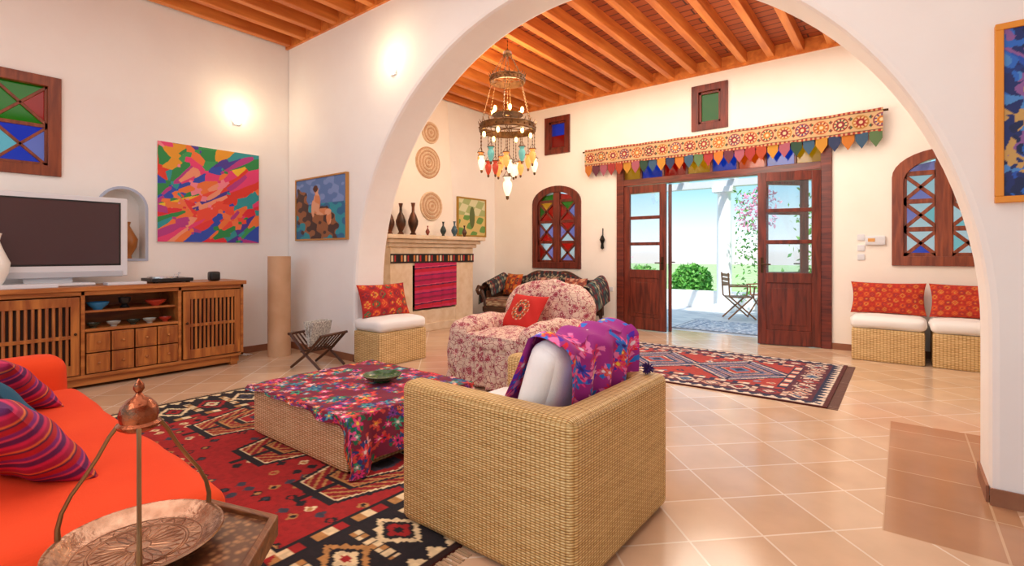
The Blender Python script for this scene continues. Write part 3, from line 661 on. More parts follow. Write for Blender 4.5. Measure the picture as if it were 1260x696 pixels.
def ringmesh(o,i,x0,x1):
    n=len(o); V=[(x0,p[0],p[1]) for p in o]+[(x0,p[0],p[1]) for p in i]+[(x1,p[0],p[1]) for p in o]+[(x1,p[0],p[1]) for p in i]
    F=[]
    for k in range(n):
        j=(k+1)%n; F+=[(2*n+k,2*n+j,3*n+j,3*n+k),(k,j,2*n+j,2*n+k)]
    return MB().add(V,F)
mk('trim_2',ringmesh(arcpoly(1.355,1.785,1.125,1.885,.22),arcpoly(1.38,1.76,1.15,1.86,.19),XL,XL+.008),plain('pale_blue_paint','#B4BED4',.7),kind='structure',label='pale blue painted rim around the arched niche',origin=(0,0,0))
mk('niche_vase',MB().lathe([(0,0),(.05,0),(.045,.03),(.09,.12),(.1,.2),(.05,.3),(.03,.34),(.04,.38),(0,.38)],(XL-.09,1.62,1.15),20),plain('golden_brown_glaze','#A8682C',.3),label='golden brown vase in the arched niche',cat='vase',smooth=True)
# ------------------------------------------------------------ PAINTINGS
def painting(ax,pos,a0,a1,z0,z1,fn,label,frame=None,fw=.02,n=160):
    w=a1-a0;h=z1-z0; loc=(pos,(a0+a1)/2,z0) if ax=='x' else ((a0+a1)/2,pos,z0)
    r=thing('painting',label,'painting',loc); th=.03
    if ax=='x': mb=MB().grid(lambda u,v:(pos+th+0*u,a0+u*w,z0+v*h),n,int(n*h/w),lambda u,v:fn(u,v)); fb=MB().box((pos,a0,z0),(pos+th-.001,a1,z1))
    else: mb=MB().grid(lambda u,v:(a0+u*w,pos-th+0*u,z0+v*h),n,int(n*h/w),lambda u,v:fn(u,v)); fb=MB().box((a0,pos-th+.001,z0),(a1,pos,z1))
    mk('canvas',mb,M_paint,parent=r); mk('stretcher',fb,plain('canvas_edge','#E8E0D4',.8),parent=r)
    if frame:
        q=MB()
        for (A,B,ZA,ZB) in ((a0-fw,a1+fw,z1,z1+fw),(a0-fw,a1+fw,z0-fw,z0),(a0-fw,a0,z0,z1),(a1,a1+fw,z0,z1)):
            q.box((pos,A,ZA),(pos+th+.01,B,ZB)) if ax=='x' else q.box((A,pos-th-.01,ZA),(B,pos,ZB))
        mk('frame',q,frame,parent=r,bevel=.003)
def vor(n,cols,seed,stretch=2.2,warm=None):
    r=np.random.RandomState(seed); pts=r.rand(n,2); ang=r.rand(n)*math.pi; ci=[]
    for k in range(n):
        cs=cols
        if warm and abs(pts[k,0]-.55)<.32 and abs(pts[k,1]-.45)<.30 and r.rand()<.62: cs=warm
        ci.append(cs[r.randint(len(cs))])
    wob=.003 if warm else .02
    def f(u,v):
        u=u+wob*np.sin(v*23)+.6*wob*np.sin(v*51+u*9); v=v+wob*np.sin(u*19)
        best=np.full(len(u),9.);col=np.zeros((len(u),3))
        for (px,py),a,c in zip(pts,ang,ci):
            if warm: a=(.6+.3*math.sin(a*9)) if a<2.1 else (-.75+.3*math.sin(a*9))
            dx=u-px;dy=v-py; A=dx*math.cos(a)+dy*math.sin(a);B=-dx*math.sin(a)+dy*math.cos(a); d=(np.abs(A)/stretch**.5+np.abs(B)*stretch**.5) if warm else np.hypot(A/stretch**.5,B*stretch**.5)
            m=d<best; best=np.where(m,d,best); col=np.where(m[:,None],C(c),col)
        return col
    return f
base1=vor(80,['#E23A2A','#E8407A','#2A8E4A','#3050B8','#E8A02A','#2E9AA0','#B83A8A','#4A3A9A','#E02A3A','#F2C02A','#3AA05A','#F07A3C'],14,5,warm=['#F0503A','#F0407A','#F58A9A','#F29A78','#F7BCAA','#E83A3A','#F27A4A'])
painting('x',XL,1.86,2.92,1.33,2.40,base1,'large unframed abstract painting of orange, pink, green shards',n=230)
def sea(u,v):
    w_=np.sin(u*17+v*9)+np.sin(v*31-u*13)+.6*np.sin(u*41+v*23)
    col=np.zeros((len(u),3))
    col=np.where((v>.58)[:,None],np.where((w_>.3)[:,None],C('#7A94C8'),C('#5A7CB4')),np.where((w_>0)[:,None],C('#2A6A96'),C('#2A94A4')))
    rock=(np.hypot((u-.5)/.36,(v-.22)/.28)<1+.12*w_)|((np.hypot((u-.12)/.14,(v-.55)/.3)<1+.1*w_))
    col=np.where(rock[:,None],np.where((w_>.2)[:,None],C('#4A342E'),C('#96603C')),col)
    fig=(np.hypot((u-.44)/.07,(v-.6)/.16)<1)|(np.hypot((u-.56)/.17,(v-.44)/.055)<1)|(np.hypot((u-.68)/.05,(v-.34)/.12)<1)|(np.hypot((u-.36)/.035,(v-.5)/.14)<1)|(np.hypot((u-.43)/.045,(v-.8)/.06)<1)
    col=np.where(fig[:,None],np.where((w_>.3)[:,None],C('#D98A5A'),C('#E4A884')),col)
    return np.where((np.hypot((u-.41)/.05,(v-.83)/.055)<1)[:,None],C('#5A3020'),col)
painting('y',YA,-5.98,-4.92,1.38,2.10,sea,'framed oil painting of a seated figure on rocks by sea',plain('gilt_frame','#C08A4A',.4,.3),.02)
def land(u,v):
    n_=np.sin(u*14+v*7)+np.sin(v*21-u*9); col=np.where((v>.55)[:,None],np.where((n_>0)[:,None],C('#D8D8B0'),C('#A8B87A')),np.where((n_>.3)[:,None],C('#6A9A4A'),C('#D8C27A')))
    return np.where((np.hypot((u-.5)/.1,(v-.5)/.3)<1)[:,None],C('#5A6A3A'),col)
painting('x',XL,6.42,7.13,1.54,2.19,land,'framed landscape painting in green and yellow on the wall',plain('gold_frame','#B08A3A',.4,.4),.03)
painting('y',YA,.375,1.15,1.47,2.25,vor(260,['#14347E','#1E50B4','#2A6AC8','#0E2050','#4A8AD0','#8A5A9A','#C8A05A','#16286A'],9,6),'deep blue abstract painting in a bright orange frame',plain('orange_frame','#E8952A',.5),.03)
# ------------------------------------------------------------ SCONCES
M_bulb=emis('warm_lamp_glow','#FFEBC8',3.2)
M_hot=emis('white_hot_bulb','#FFF6E4',14)
def sconce(ax,x,y,z):
    r=thing('wall_lamp','glowing white wall lamp on the plaster','lamp',(x,y,z),group='wall lamps')
    rot=0 if ax=='x' else -math.pi/2
    r.rotation_euler=(0,0,rot)
    mk('backplate',MB().cb((.01,0,-.02),(.02,.08,.14)),Mw,parent=r,local=True,bevel=.004)
    V=[];
    mb=MB()
    prof=[(.02,-.09),(.05,-.055),(.075,.0),(.08,.035)]
    n=14
    for (rr,zz) in prof:
        for i in range(n+1): a=-math.pi/2+math.pi*i/n; V.append((.02+rr*math.cos(a),rr*math.sin(a),zz))
    F=[(k*(n+1)+i,k*(n+1)+i+1,(k+1)*(n+1)+i+1,(k+1)*(n+1)+i) for k in range(3) for i in range(n)]
    mk('lamp_shade',mb.add(V,F),M_bulb,parent=r,local=True,smooth=True)
    mk('bulb',MB().ball((.055,0,.05),(.028,.028,.035),12),M_hot,parent=r,local=True,smooth=True)
    l=bpy.data.lights.new('wall_lamp_light','POINT'); l.energy=5; l.color=(1,.74,.42); l.shadow_soft_size=.04
    o=bpy.data.objects.new('wall_lamp_light',l); S.collection.objects.link(o)
    o.location=(x+.28,y,z+.10) if ax=='x' else (x,y-.28,z+.10)
sconce('x',XL,2.67,2.82); sconce('y',-4.115,YA,3.12)
# ------------------------------------------------------------ PAPER ROLL, MAGAZINE RACK, CABLES
mk('floor_column',MB().lathe([(0,0),(.125,0),(.125,1.17),(.11,1.17),(.11,1.1),(0,1.1)],(-5.8,2.96,0),28),plain('kraft_cream_paper','#CCA078',.7,h2='#D6AC86',scale=4),label='tall cream cardboard cylinder standing in the corner',cat='cylinder',smooth=True)
mrx,mry=-4.9,2.92
mr=thing('magazine_rack','dark wooden folding magazine rack','magazine rack',(mrx,mry,0),(0,0,.25))
M_wal=plain('walnut_brown','#4E2C1A',.4)
for s_ in (-1,1):
    q=MB()
    for k in range(2): 
        yy=.17*(1 if k else -1); q.tube([(-.2*s_,yy,0.012),(.02*s_,yy,.17),(.22*s_,yy,.36)],.014,6)
    for k in range(7): yy=-.15+k*.05; q.tube([(.05*s_,yy,.20),(.21*s_,yy,.35)],.009,5)
    q.cyl((.22*s_,-.19,.36),(.22*s_,.19,.36),.014); q.cyl((.04*s_,-.19,.19),(.04*s_,.19,.19),.012)
    mk('side_frame',q,M_wal,parent=mr,local=True,smooth=True)
M_np=plain('newsprint','#DCD8D0',.9,h2='#8E8A86',scale=60)
for k in range(3):
    mk('newspaper',MB().cb((0,0,0),(.012,.27,.26)),M_np,label='folded newspaper in the magazine rack',cat='newspaper',group='newspapers in the rack',loc=(mrx+.04*(k-1),mry,.36),rot=(0,math.radians(-14+14*k),.25))
q=MB()
for k in range(3):
    q.tube([(XL+.03,2.56+.05*k,.55-.1*k),(XL+.05,2.6+.06*k,.3),(XL+.07+.02*k,2.56+.05*k,.12),(XL+.1,2.62+.04*k,.02),(XL+.2,2.7+.03*k,.012)],.006,6)
q.box((XL+.001,2.55,.5),(XL+.03,2.66,.58))
mk('power_cable',q,M_silver,label='tangle of white power cables beside the cabinet',cat='cable',smooth=True)
# ------------------------------------------------------------ WICKER BENCHES
kil=kilim(['#C02820','#9E1E1C','#DC6A28','#3E6A44','#D8983C','#7A1E30'],.11)
kil2=kilim(['#C23C1E','#AA2C1C','#D06826','#B82620','#CC8638','#8E2630'],.06)
def bench(x0,x1,y0,y1,label):
    b_=thing('wicker_stool',label,'stool',((x0+x1)/2,(y0+y1)/2,0),group='wicker stools')
    mk('base',MB().soft(((x0+x1)/2,(y0+y1)/2,.18),(x1-x0,y1-y0,.36),.02,8),M_wickf,parent=b_,smooth=True)
    mk('seat_cushion',MB().soft(((x0+x1)/2,(y0+y1)/2,.425),(x1-x0+.02,y1-y0,.13),.05,12,bulge=.015,noise=.003),M_white,parent=b_,smooth=True)
bench(-4.775,-4.32,3.27,3.93,'low woven wicker stool with a white cushion beside the arch')
bench(-.46,.19,6.87,7.42,'low woven wicker stool with a white cushion against the wall')
bench(.25,.90,6.87,7.42,'low woven wicker stool with a white cushion against the wall')
def pil(w,h,t,col,M,label,group=None,name='cushion',mat=None,n=26):
    o=mk(name,MB().pillow(w,h,t,col,None,n),mat or M_cloth,label=label,cat='cushion',group=group,smooth=True,weld=True,loc=(0,0,0))
    o.matrix_world=M; return o
def stand(px,py,pz,yaw,tilt): return T(px,py,pz)@R('Z',yaw)@R('X',90-tilt)
pil(.66,.38,.14,kil,stand(-4.67,3.6,.675,90,18),'red kilim cushion with diamond pattern leaning on the arch','kilim cushions',n=60)
pil(.71,.38,.12,kil2,stand(-.14,7.31,.68,0,15),'red and orange kilim cushion leaning on the wall','kilim cushions',n=64)
pil(.71,.38,.12,kil2,stand(.59,7.31,.68,0,15),'red and orange kilim cushion leaning on the wall','kilim cushions',n=64)
# ------------------------------------------------------------ FIREPLACE
fp=thing('fireplace','cream carved stone fireplace with a moulded mantel and plaster hood','fireplace',(-6.0,5.48,0))
q=MB(); FX=-5.82; XF=XL+.002
q.box((XF,4.6,.0),(FX,5.02,1.3)).box((XF,5.94,0),(FX,6.36,1.3)).box((XF,5.02,1.02),(FX,5.94,1.3)).box((XF,5.02,0),(FX,5.94,.33))
q.box((XF,4.56,0),(FX+.04,6.4,.12))
mk('surround',q,M_stone,parent=fp,bevel=.01)
q=MB().box((XF,4.55,1.3),(FX+.04,6.41,1.36)).box((XF,4.5,1.36),(FX+.09,6.46,1.42)).box((XF,4.44,1.42),(FX+.15,6.52,1.48))
mk('mantel',q,M_stone,parent=fp,bevel=.012)
HX=XL+.14
V=[(XF,4.72,1.48),(HX,4.72,1.48),(HX,6.22,1.48),(XF,6.22,1.48),(XF,4.86,3.8),(HX-.04,4.86,3.8),(HX-.04,6.08,3.8),(XF,6.08,3.8)]
mk('hood',MB().add(V,[(0,1,2,3),(4,7,6,5),(0,4,5,1),(1,5,6,2),(2,6,7,3)]),M_plasterwarm,parent=fp,bevel=.02)
mk('firebox',MB().box((XF,5.02,.33),(XL+.02,5.94,1.02)),plain('firebox_black','#1A1512',.95),parent=fp)  # even near-black slab backing the opening
def bandc(u,v):
    x=u*1.78;y=v*.13; i=np.floor(x/.06); return np.where((np.abs(fr(x/.06)-.5)<.28)[:,None]&((v>.2)&(v<.8))[:,None],pick(['#D8C8A8','#B02A2A','#1A1614','#C87A3A'],i),C('#241A18'))
mk('textile_band',MB().grid(lambda u,v:(FX+.012+.004*np.sin(u*80),4.59+u*1.78,1.06+v*.14),200,14,bandc),M_cloth,label='black and red woven textile band under the mantel',cat='textile',smooth=True)
st=stripes(['#B81E56','#7A1E5A','#CC3460','#C01E3A','#5A1E4A','#DC5070','#B81E52','#8A1E48'],[.05,.02,.04,.05,.02,.012,.05,.03],1)
mk('woven_curtain',MB().grid(lambda u,v:(FX+.02+.02*np.sin(u*25)*(1-v*.6),5.04+u*.9,.36+v*.70),60,120,lambda u,v:st(u,v*.7-u*.04)),M_cloth,label='pink and purple striped woven cloth over the fireplace opening',cat='curtain',smooth=True)
M_vd=plain('dark_bronze_glaze','#3A2A1E',.3,.4,h2='#6A3A20')
vp=[(0,0),(.045,0),(.05,.02),(.03,.05),(.075,.16),(.08,.22),(.05,.31),(.022,.36),(.02,.43),(.035,.5),(0,.5)]
for i,(yy,s_) in enumerate([(4.88,.95),(5.12,1.0),(4.68,.85)]):
    mk('vase',MB().lathe([(a*s_,b_*s_) for a,b_ in vp],(-5.93,yy,1.481),18),M_vd,label='slender dark bronze vase on the mantel',cat='vase',group='vases on the mantel',smooth=True)
for yy,hh,c_,l in [(5.40,.16,'#8A3A2A','red-brown'),(5.74,.24,'#2A3A3A','dark'),(6.0,.26,'#3A5A6A','blue-grey'),(6.24,.2,'#4A2A1A','dark brown')]:
    s_=hh/.5; mk('bottle',MB().lathe([(a*s_*1.3,b_*s_) for a,b_ in vp],(-5.91,yy,1.481),14),plain(l+'_glaze',c_,.25),label='small '+l+' bottle vase on the mantel',cat='bottle',group='small bottles on the mantel',smooth=True)
M_straw=plain('straw_coil','#E8D2B6',.8,h2='#DABE9C',scale=30); M_straw2=plain('straw_coil_dark','#D4B090',.8,h2='#C69C78',scale=30)
def plaitc(n,label,y,z,r):
    xw=HX-.04*(z-1.48)/2.32; e=thing(n,label,'wall basket',(xw,y,z-r),group='coiled straw wall baskets'); k=max(5,int(r/.028)); qa,qb=MB(),MB()
    for i in range(k):
        rr=r*(i+.5)/k; (qa if i%2 else qb).tube([(xw+.02+.012*(k-i)/k,y+rr*math.cos(a),z+rr*math.sin(a)) for a in [2*math.pi*j/36 for j in range(36)]],r/k*.47,6,closed=True)
    qa.lathe([(0,0),(r,0),(r,.015),(0,.016)],(0,0,0),32,M=T(xw,y,z)@R('Y',90))
    mk('pale_coil',qa,M_straw,parent=e,smooth=True); mk('dark_coil',qb,M_straw2,parent=e,smooth=True)
plaitc('wall_basket','round coiled straw basket plate on the chimney hood',5.60,2.69,.26); plaitc('wall_basket','round coiled straw basket plate on the chimney hood',5.66,1.98,.24); plaitc('wall_basket','small round coiled straw basket plate on the chimney hood',5.66,3.19,.18)
# ------------------------------------------------------------ BACK SOFA
SX0,SX1=-5.78,-3.74; SC=(SX0+SX1)/2
sf=thing('carved_settee','dark carved wooden settee with scrolled arms and patterned throws','sofa',(SC,6.9,0))
dkf=kilim(['#2A3036','#383438','#8A2A26','#B8A888','#4A746E'],.09)
dk2=kilim(['#9A7458','#825C4A','#6A2424','#C0B090','#324040'],.1)
mk('seat',MB().soft((SC,6.85,.36),(SX1-SX0-.15,.66,.16),.05,30,dk2,noise=.004),M_cloth,parent=sf,smooth=True)
M_ebony=wood('dark_ebonised_wood','#2E1A10','#5A3420','x',2.5,.4)
q=MB().box((SX0+.05,6.5,.2),(SX1-.05,6.56,.29)).box((SX0+.05,7.2,.2),(SX1-.05,7.26,.75))
mk('frame',q,M_ebony,parent=sf,bevel=.006)
w_=SX1-SX0-.1
crest=[(SX0+.05+w_*i/32,7.21,.74+.14*math.sin(math.pi*i/32)**2+.03*math.cos(6*math.pi*i/32)) for i in range(33)]
mk('crest_rail',MB().tube(crest,.03,8),M_ebony,parent=sf,smooth=True)
mk('back_throw',MB().grid(lambda u,v:(SX0+.12+u*(SX1-SX0-.24),7.17-.012*np.sin(u*40)-.02*(1-v),.42+v*(.34+.15*np.sin(u*math.pi)**2)),90,24,lambda u,v:dkf(u*1.8,v*.4)),M_cloth,parent=sf,smooth=True,label='dark patterned woven throw on the backrest')
for s_,xx in ((-1,SX0+.1),(1,SX1-.1)):
    path=[(xx,7.2,.78),(xx+s_*.05,7.05,.80),(xx+s_*.10,6.88,.74),(xx+s_*.12,6.72,.64),(xx+s_*.12,6.58,.60),(xx+s_*.12,6.48,.63),(xx+s_*.12,6.44,.57),(xx+s_*.12,6.48,.51),(xx+s_*.10,6.53,.53)]
    mk('arm',MB().tube(path,.032,8).tube([(xx,6.53,.25),(xx+s_*.02,6.53,.4),(xx+s_*.1,6.53,.56)],.032,8).box((xx-.015,6.56,.3),(xx+.015,7.2,.56)),M_ebony,parent=sf,smooth=True)
    mk('throw',MB().grid(lambda u,v:(xx+s_*(.08-.15*np.cos(u*math.pi)),6.60+v*.52,(.46+.16*v)+.24*np.sin(u*math.pi)-.16*(u*2-1)**2*(u>.5)),26,34,lambda u,v:dkf(u*.6,v*.7)),M_cloth,parent=sf,smooth=True,label='dark patterned woven throw')
    for yy in (6.54,7.22): mk('leg',MB().tube([(xx,yy,.25),(xx+s_*.02,yy,.12),(xx,yy,0)],[.035,.025,.02],8),M_ebony,parent=sf,smooth=True)
pil(.48,.40,.13,kilim(['#C85A1E','#A0321E','#D8943A','#2A3A3A'],.12),stand(-5.42,6.96,.66,-18,18),'orange and black patterned cushion on the settee')
pil(.46,.36,.13,kilim(['#9A6A5A','#7A3434','#C09A80','#3A5A5A'],.1),stand(-4.78,7.06,.63,5,16),'dusty red patterned cushion on the settee')
pil(.46,.36,.13,kilim(['#B05E44','#8A4034','#D0AC90','#6A3434'],.1),stand(-4.22,7.06,.63,-6,16),'terracotta patterned cushion on the settee')
lt=thing('low_table','small low round dark wooden table on the tiled floor','table',(-5.2,5.75,0))
mk('table_top',MB().lathe([(0,.2),(.17,.2),(.18,.215),(.17,.23),(0,.23)],(-5.2,5.75,0),24),M_dwood,parent=lt,smooth=True)
for k in range(3): a=2.09*k; mk('leg',MB().cyl((-5.2+.08*math.cos(a),5.75+.08*math.sin(a),.2),(-5.2+.13*math.cos(a),5.75+.13*math.sin(a),0),.014,n=8),M_dwood,parent=lt)
# ------------------------------------------------------------ FLORAL ARMCHAIR
fa=thing('armchair','armchair draped in a cream and crimson floral throw','armchair',(-2.89,3.86,0))
def fs(name,c,d,r,n=44,b_=.01,lab=None,warp=None): mk(name,MB().soft(c,d,r,n,None,b_,.006,warp=warp),M_floral,parent=fa,smooth=True,label=lab)
def hang_folds(P,z0=.1,dep=.3,amp=.014,sx=.05,sy=.05,fr_=30):
    k=np.clip((z0-P[:,2])/dep,0,1); P=P.copy(); X=P[:,0].copy();Y=P[:,1].copy()
    P[:,0]*=1+sx*k; P[:,1]*=1+sy*k
    P[:,0]+=amp*k*np.sin(Y*fr_)*np.sign(X); P[:,1]+=amp*k*np.sin(X*fr_)*np.sign(Y); return P
def roundback(P):
    P=P.copy(); t=np.clip((P[:,2]+.1)/.4,0,1); xx=P[:,0]/.52
    P[:,2]+=t*(.13*(1-np.abs(xx)**2.4)-.04); P[:,1]+=.07*t; P[:,2]+=.006*np.sin(P[:,0]*25)*t; return P
fs('base',(-2.86,3.84,.205),(.98,1.0,.40),.05,warp=lambda P:hang_folds(P,.15,.34,.024,.06,.07,34))
fs('seat_cushion',(-2.87,3.74,.40),(.64,.84,.15),.06,30,.03)
def armw(P):
    P=P.copy(); P[:,2]+=(.05*np.cos((P[:,1]+.1)*3.2)-.02)*(P[:,2]>0); return hang_folds(P,.12,.5,.022,.12,.04,34)
fs('arm',(-3.27,3.82,.315),(.22,1.04,.52),.10,warp=armw); fs('arm',(-2.46,3.82,.315),(.22,1.04,.52),.10,warp=armw)
fs('backrest',(-2.87,4.24,.50),(1.02,.24,.64),.115,60,.02,warp=roundback)
mk('front_drape',MB().grid(lambda u,v:(-3.22+u*.70+.012*np.sin(v*7+u*3)*v,3.315-.03*np.sin(v*1.5)-.026*np.sin(u*38)*v,.47-v*.435+.012*np.sin(u*21)*v),60,40),M_floral,parent=fa,smooth=True)
def redm(x,y):
    d=np.hypot(x,y);th=np.arctan2(y,x); col=np.zeros((len(x),3))+C('#CC241C')
    for r_,c_ in ((.115,'#E0C4A0'),(.105,'#A01C1C'),(.085,'#2E6A4A'),(.07,'#E0C4A0'),(.055,'#B0241C'),(.03,'#2A2A2A')): col=np.where((d<r_)[:,None],np.where(((np.cos(12*th)>0)|(r_<.07))[:,None],C(c_),C('#C8582A')),col)
    return col
pil(.52,.38,.11,redm,stand(-2.93,3.94,.63,-14,33),'red cushion with a round embroidered medallion on the armchair',n=60)
# ------------------------------------------------------------ WICKER ARMCHAIR
wa=thing('wicker_armchair','cube-shaped woven wicker armchair with white cushions','armchair',(-1.33,1.9,0))
x0,x1,y0,y1=-1.78,-.88,1.46,2.34; H=.63; t=.13
def rr(poly,r,n=5):
    out=[]; m=len(poly)
    for i in range(m):
        p=Vector(poly[i]);a=Vector(poly[i-1]);b_=Vector(poly[(i+1)%m]); ri=min(r,(a-p).length*.45,(b_-p).length*.45)
        A=p+(a-p).normalized()*ri; B=p+(b_-p).normalized()*ri
        for k in range(n+1):
            s_=k/n; q_=A*(1-s_)**2+p*2*s_*(1-s_)+B*s_**2; out.append((q_.x,q_.y))
    return out
U=rr([(x0,y0),(x1,y0),(x1,y1),(x0,y1),(x0,y1-t),(x1-t,y1-t),(x1-t,y0+t),(x0,y0+t)],.05)
o=mk('shell',MB().prism(U,'z',.012,H),M_wick,parent=wa,smooth=True); bv=o.modifiers.new('bevel','BEVEL'); bv.width=.035; bv.segments=5; bv.limit_method='ANGLE'; bv.angle_limit=math.radians(60)
mk('seat_base',MB().soft(((x0+x1-t)/2+.01,(y0+y1)/2,.165),(x1-x0-t-.01,y1-y0-2*t,.3),.02,6),M_wick,parent=wa,smooth=True)
mk('seat_cushion',MB().soft(((x0+x1-t)/2,(y0+y1)/2,.39),(x1-x0-t-.01,y1-y0-2*t-.01,.15),.05,12,bulge=.02),M_white,parent=wa,smooth=True)
CL=(-1.17,1.90,.645); CR=(0,math.radians(19),0)
mk('back_cushion',MB().soft((0,0,0),(.16,.56,.40),.07,16,bulge=.02,noise=.004),M_white,label='thick white cushion standing in the wicker armchair',cat='cushion',smooth=True,loc=CL,rot=CR)
pf=floral('#A82A90',['#F0287A','#FF5AA4','#E8203A','#F8C0DC','#3A4AD0','#F0503A','#E01E4A','#F83A90','#3A7AE0','#FF4A90','#D8286E'],['#FFD04A','#F8E0F0','#3A1E8A'],['#2A7AE0','#5A2AC0','#F080C0'],3,3,900,8,.028,.062,-1,-1)
def drape(u,v):
    s=u*1.1; hw=.10
    x=np.where(s<.40,-hw-.05*(1-s/.40),np.where(s<.70,-hw*np.cos((s-.40)/.30*math.pi),hw+.07*((s-.70)/.40)))
    z=np.where(s<.40,-.22+s,np.where(s<.70,.18+.05*np.sin((s-.40)/.30*math.pi),.18-(s-.70)*.62))
    y=-.24+v*.62+.05*(1-s/1.1)*(v-.6)
    return (x+.016*np.sin(v*24+s*2)*(.3+s/1.4),y+.014*np.sin(s*9),z+.009*np.sin(v*20)+.012*np.sin(v*13+1)*(s>.6))
mk('embroidered_throw',MB().grid(drape,300,180,lambda u,v:pf(u*1.1,v*.62)),M_cloth,label='purple and magenta embroidered throw draped over the cushion',cat='throw',smooth=True,loc=CL,rot=CR)
q=MB(); rr_=np.random.RandomState(3)
for i in range(60):
    d=rr_.randn(3); d/=np.linalg.norm(d); q.cyl((0,0,0),tuple(d*.03),.006,.002,5)
mk('pompom',q,plain('dark_purple_wool','#3A1A5A',.95),label='dark purple wool pompom at the throw corner',cat='pompom',loc=(-.95,2.26,.658))
# ------------------------------------------------------------ COFFEE TABLE
ct=thing('coffee_table','low rectangular woven wicker coffee table','coffee table',(-2.88,2.03,.012))
mk('body',MB().soft((-2.88,2.03,.165),(1.07,.93,.30),.02,8),M_wickt,parent=ct,smooth=True)
tf=floral('#7A1E3A',['#E0307A','#E04040','#2A7A9A','#8A3A9A','#F0803A','#2E9A7A','#F0B0B8','#D0202A','#F060A0','#E83A4A','#3AA0B0'],['#F8D04A','#1E1E4A','#F0E0D8'],['#1E6A4A','#2A3A7A','#D04A3A'],4,3,3000,12,.018,.046,-1,-1)
def cl(u,v):
    s=u*1.50; top=(s>=.03)&(s<1.16); side=s>=1.16; k=np.clip((s-1.16)/.34,0,1)
    x=np.where(s<.03,-3.435,np.where(top,-3.435+(s-.03),-2.305+.035*k**.7*(1+.8*np.sin(v*19)+.4*np.sin(v*41+2))+.02*k))
    z=np.where(s<.03,.30+s,np.where(top,.330,.330-(s-1.16)*(.80+.10*np.sin(v*11+1))))
    hang=(.02+.07*np.clip(s/1.16,0,1)**5)*(1+.25*np.sin(s*16)); f_=np.clip((.08-v)/.08,0,1)
    y=np.where(v<.08,1.548-.014*f_*(1+np.sin(s*22))-.006,1.548+(v-.08)/.92*.975)
    z=np.where(v<.08,z-hang*f_,z); x=np.where(side&(v<.08),x-.03*f_*k,x)
    return (x,y,np.maximum(z,.022)+.003*np.sin(u*40)*np.sin(v*33))
mk('tablecloth',MB().grid(cl,300,240,lambda u,v:tf(u*1.5,v*1.08)),M_cloth,label='multicoloured floral embroidered cloth draped over the coffee table',cat='tablecloth',smooth=True)
bowl('dish','dark green ceramic ashtray on the coffee table',(-2.78,2.13,.335),.13,.05,plain('dark_green_glaze','#2A4A2E',.2,h2='#4A6A3A',scale=30))
# ------------------------------------------------------------ ORANGE SOFA
so=thing('orange_sofa','bright orange upholstered low sofa','sofa',(-2.8,.25,0))
def sag(P):
    P=P.copy(); P[:,2]+=(-.006*np.cos(P[:,0]*4.5))*(P[:,2]>0); P[:,1]+=.006*np.sin(P[:,0]*5)*(P[:,1]>.3); return P
mk('seat',MB().soft((-2.7,.25,.33),(2.0,.94,.24),.06,40,bulge=.010,noise=.002,warp=sag),M_orange,parent=so,smooth=True)
mk('base',MB().soft((-2.7,.23,.14),(1.97,.9,.25),.04,14,noise=.002),M_orange,parent=so,smooth=True)
mk('backrest',MB().soft((-2.8,-.3,.45),(2.3,.24,.8),.09,14),M_orange,parent=so,smooth=True)
mk('armrest',MB().soft((-3.82,.2,.33),(.24,.98,.60),.09,14,noise=.002),M_orange,parent=so,smooth=True)
ps=stripes(['#A01E4A','#C8285A','#5A1E5A','#D84A6A','#7A2A7A','#B01E2A','#3A1E4A','#E07A3A'],[.018,.012,.02,.006,.016,.02,.006,.005],1)
pil(.50,.40,.16,ps,T(-2.29,.27,.60)@R('Z',200)@R('X',52),'magenta and purple striped woven cushion on the sofa',n=60)
pil(.46,.36,.15,ps,T(-3.35,.36,.585)@R('Z',210)@R('X',48),'magenta and purple striped woven cushion on the sofa',n=60)
pil(.46,.38,.14,None,T(-2.92,.27,.60)@R('Z',200)@R('X',52),'deep teal blue cushion on the sofa',mat=plain('teal_cotton','#1E5A78',.9,bump=.15,bscale=150))
# ------------------------------------------------------------ TRAY TABLE
TC=(-1.33,.41)
tb=thing('side_table','small hexagonal dark carved wooden side table','table',(TC[0],TC[1],0))
hexp=lambda r,c=TC:[(c[0]+r*math.cos(math.pi/3*i+.3),c[1]+r*math.sin(math.pi/3*i+.3)) for i in range(6)]
m,nt,M_b=newmat('dark_carved_wood'); g=N(nt,'ShaderNodeNewGeometry'); vo=N(nt,'ShaderNodeTexVoronoi'); vo.inputs['Scale'].default_value=55; L(nt,g.outputs['Position'],vo.inputs['Vector'])
r=N(nt,'ShaderNodeValToRGB'); r.color_ramp.elements[0].color=C4('#B88458'); r.color_ramp.elements[1].color=C4('#5A3420'); r.color_ramp.elements[1].position=.6; L(nt,vo.outputs['Distance'],r.inputs[0]); L(nt,r.outputs[0],M_b.inputs['Base Color']); M_b.inputs['Roughness'].default_value=.3; addbump(nt,M_b,vo.outputs['Distance'],-.5,.006)
M_inl=m
M_rim=wood('brown_table_rim','#5A3018','#8A5430','x',6,.3)
def hring(ro,ri,z0,z1):
    o_,i_=hexp(ro),hexp(ri); V=[(p[0],p[1],z) for z in (z0,z1) for l_ in (o_,i_) for p in l_]; F=[]
    for k in range(6):
        j=(k+1)%6; F+=[(k,j,6+j,6+k),(12+k,18+k,18+j,12+j),(k,12+k,12+j,j),(6+k,6+j,18+j,18+k)]
    return MB().add(V,F)
mk('table_top',MB().prism(hexp(.225),'z',.495,.512),M_inl,parent=tb,bevel=.003)
mk('rim',hring(.245,.222,.47,.524),M_rim,parent=tb,bevel=.004)
mk('table_body',MB().prism(hexp(.2),'z',.1,.495),M_inl,parent=tb,bevel=.004)
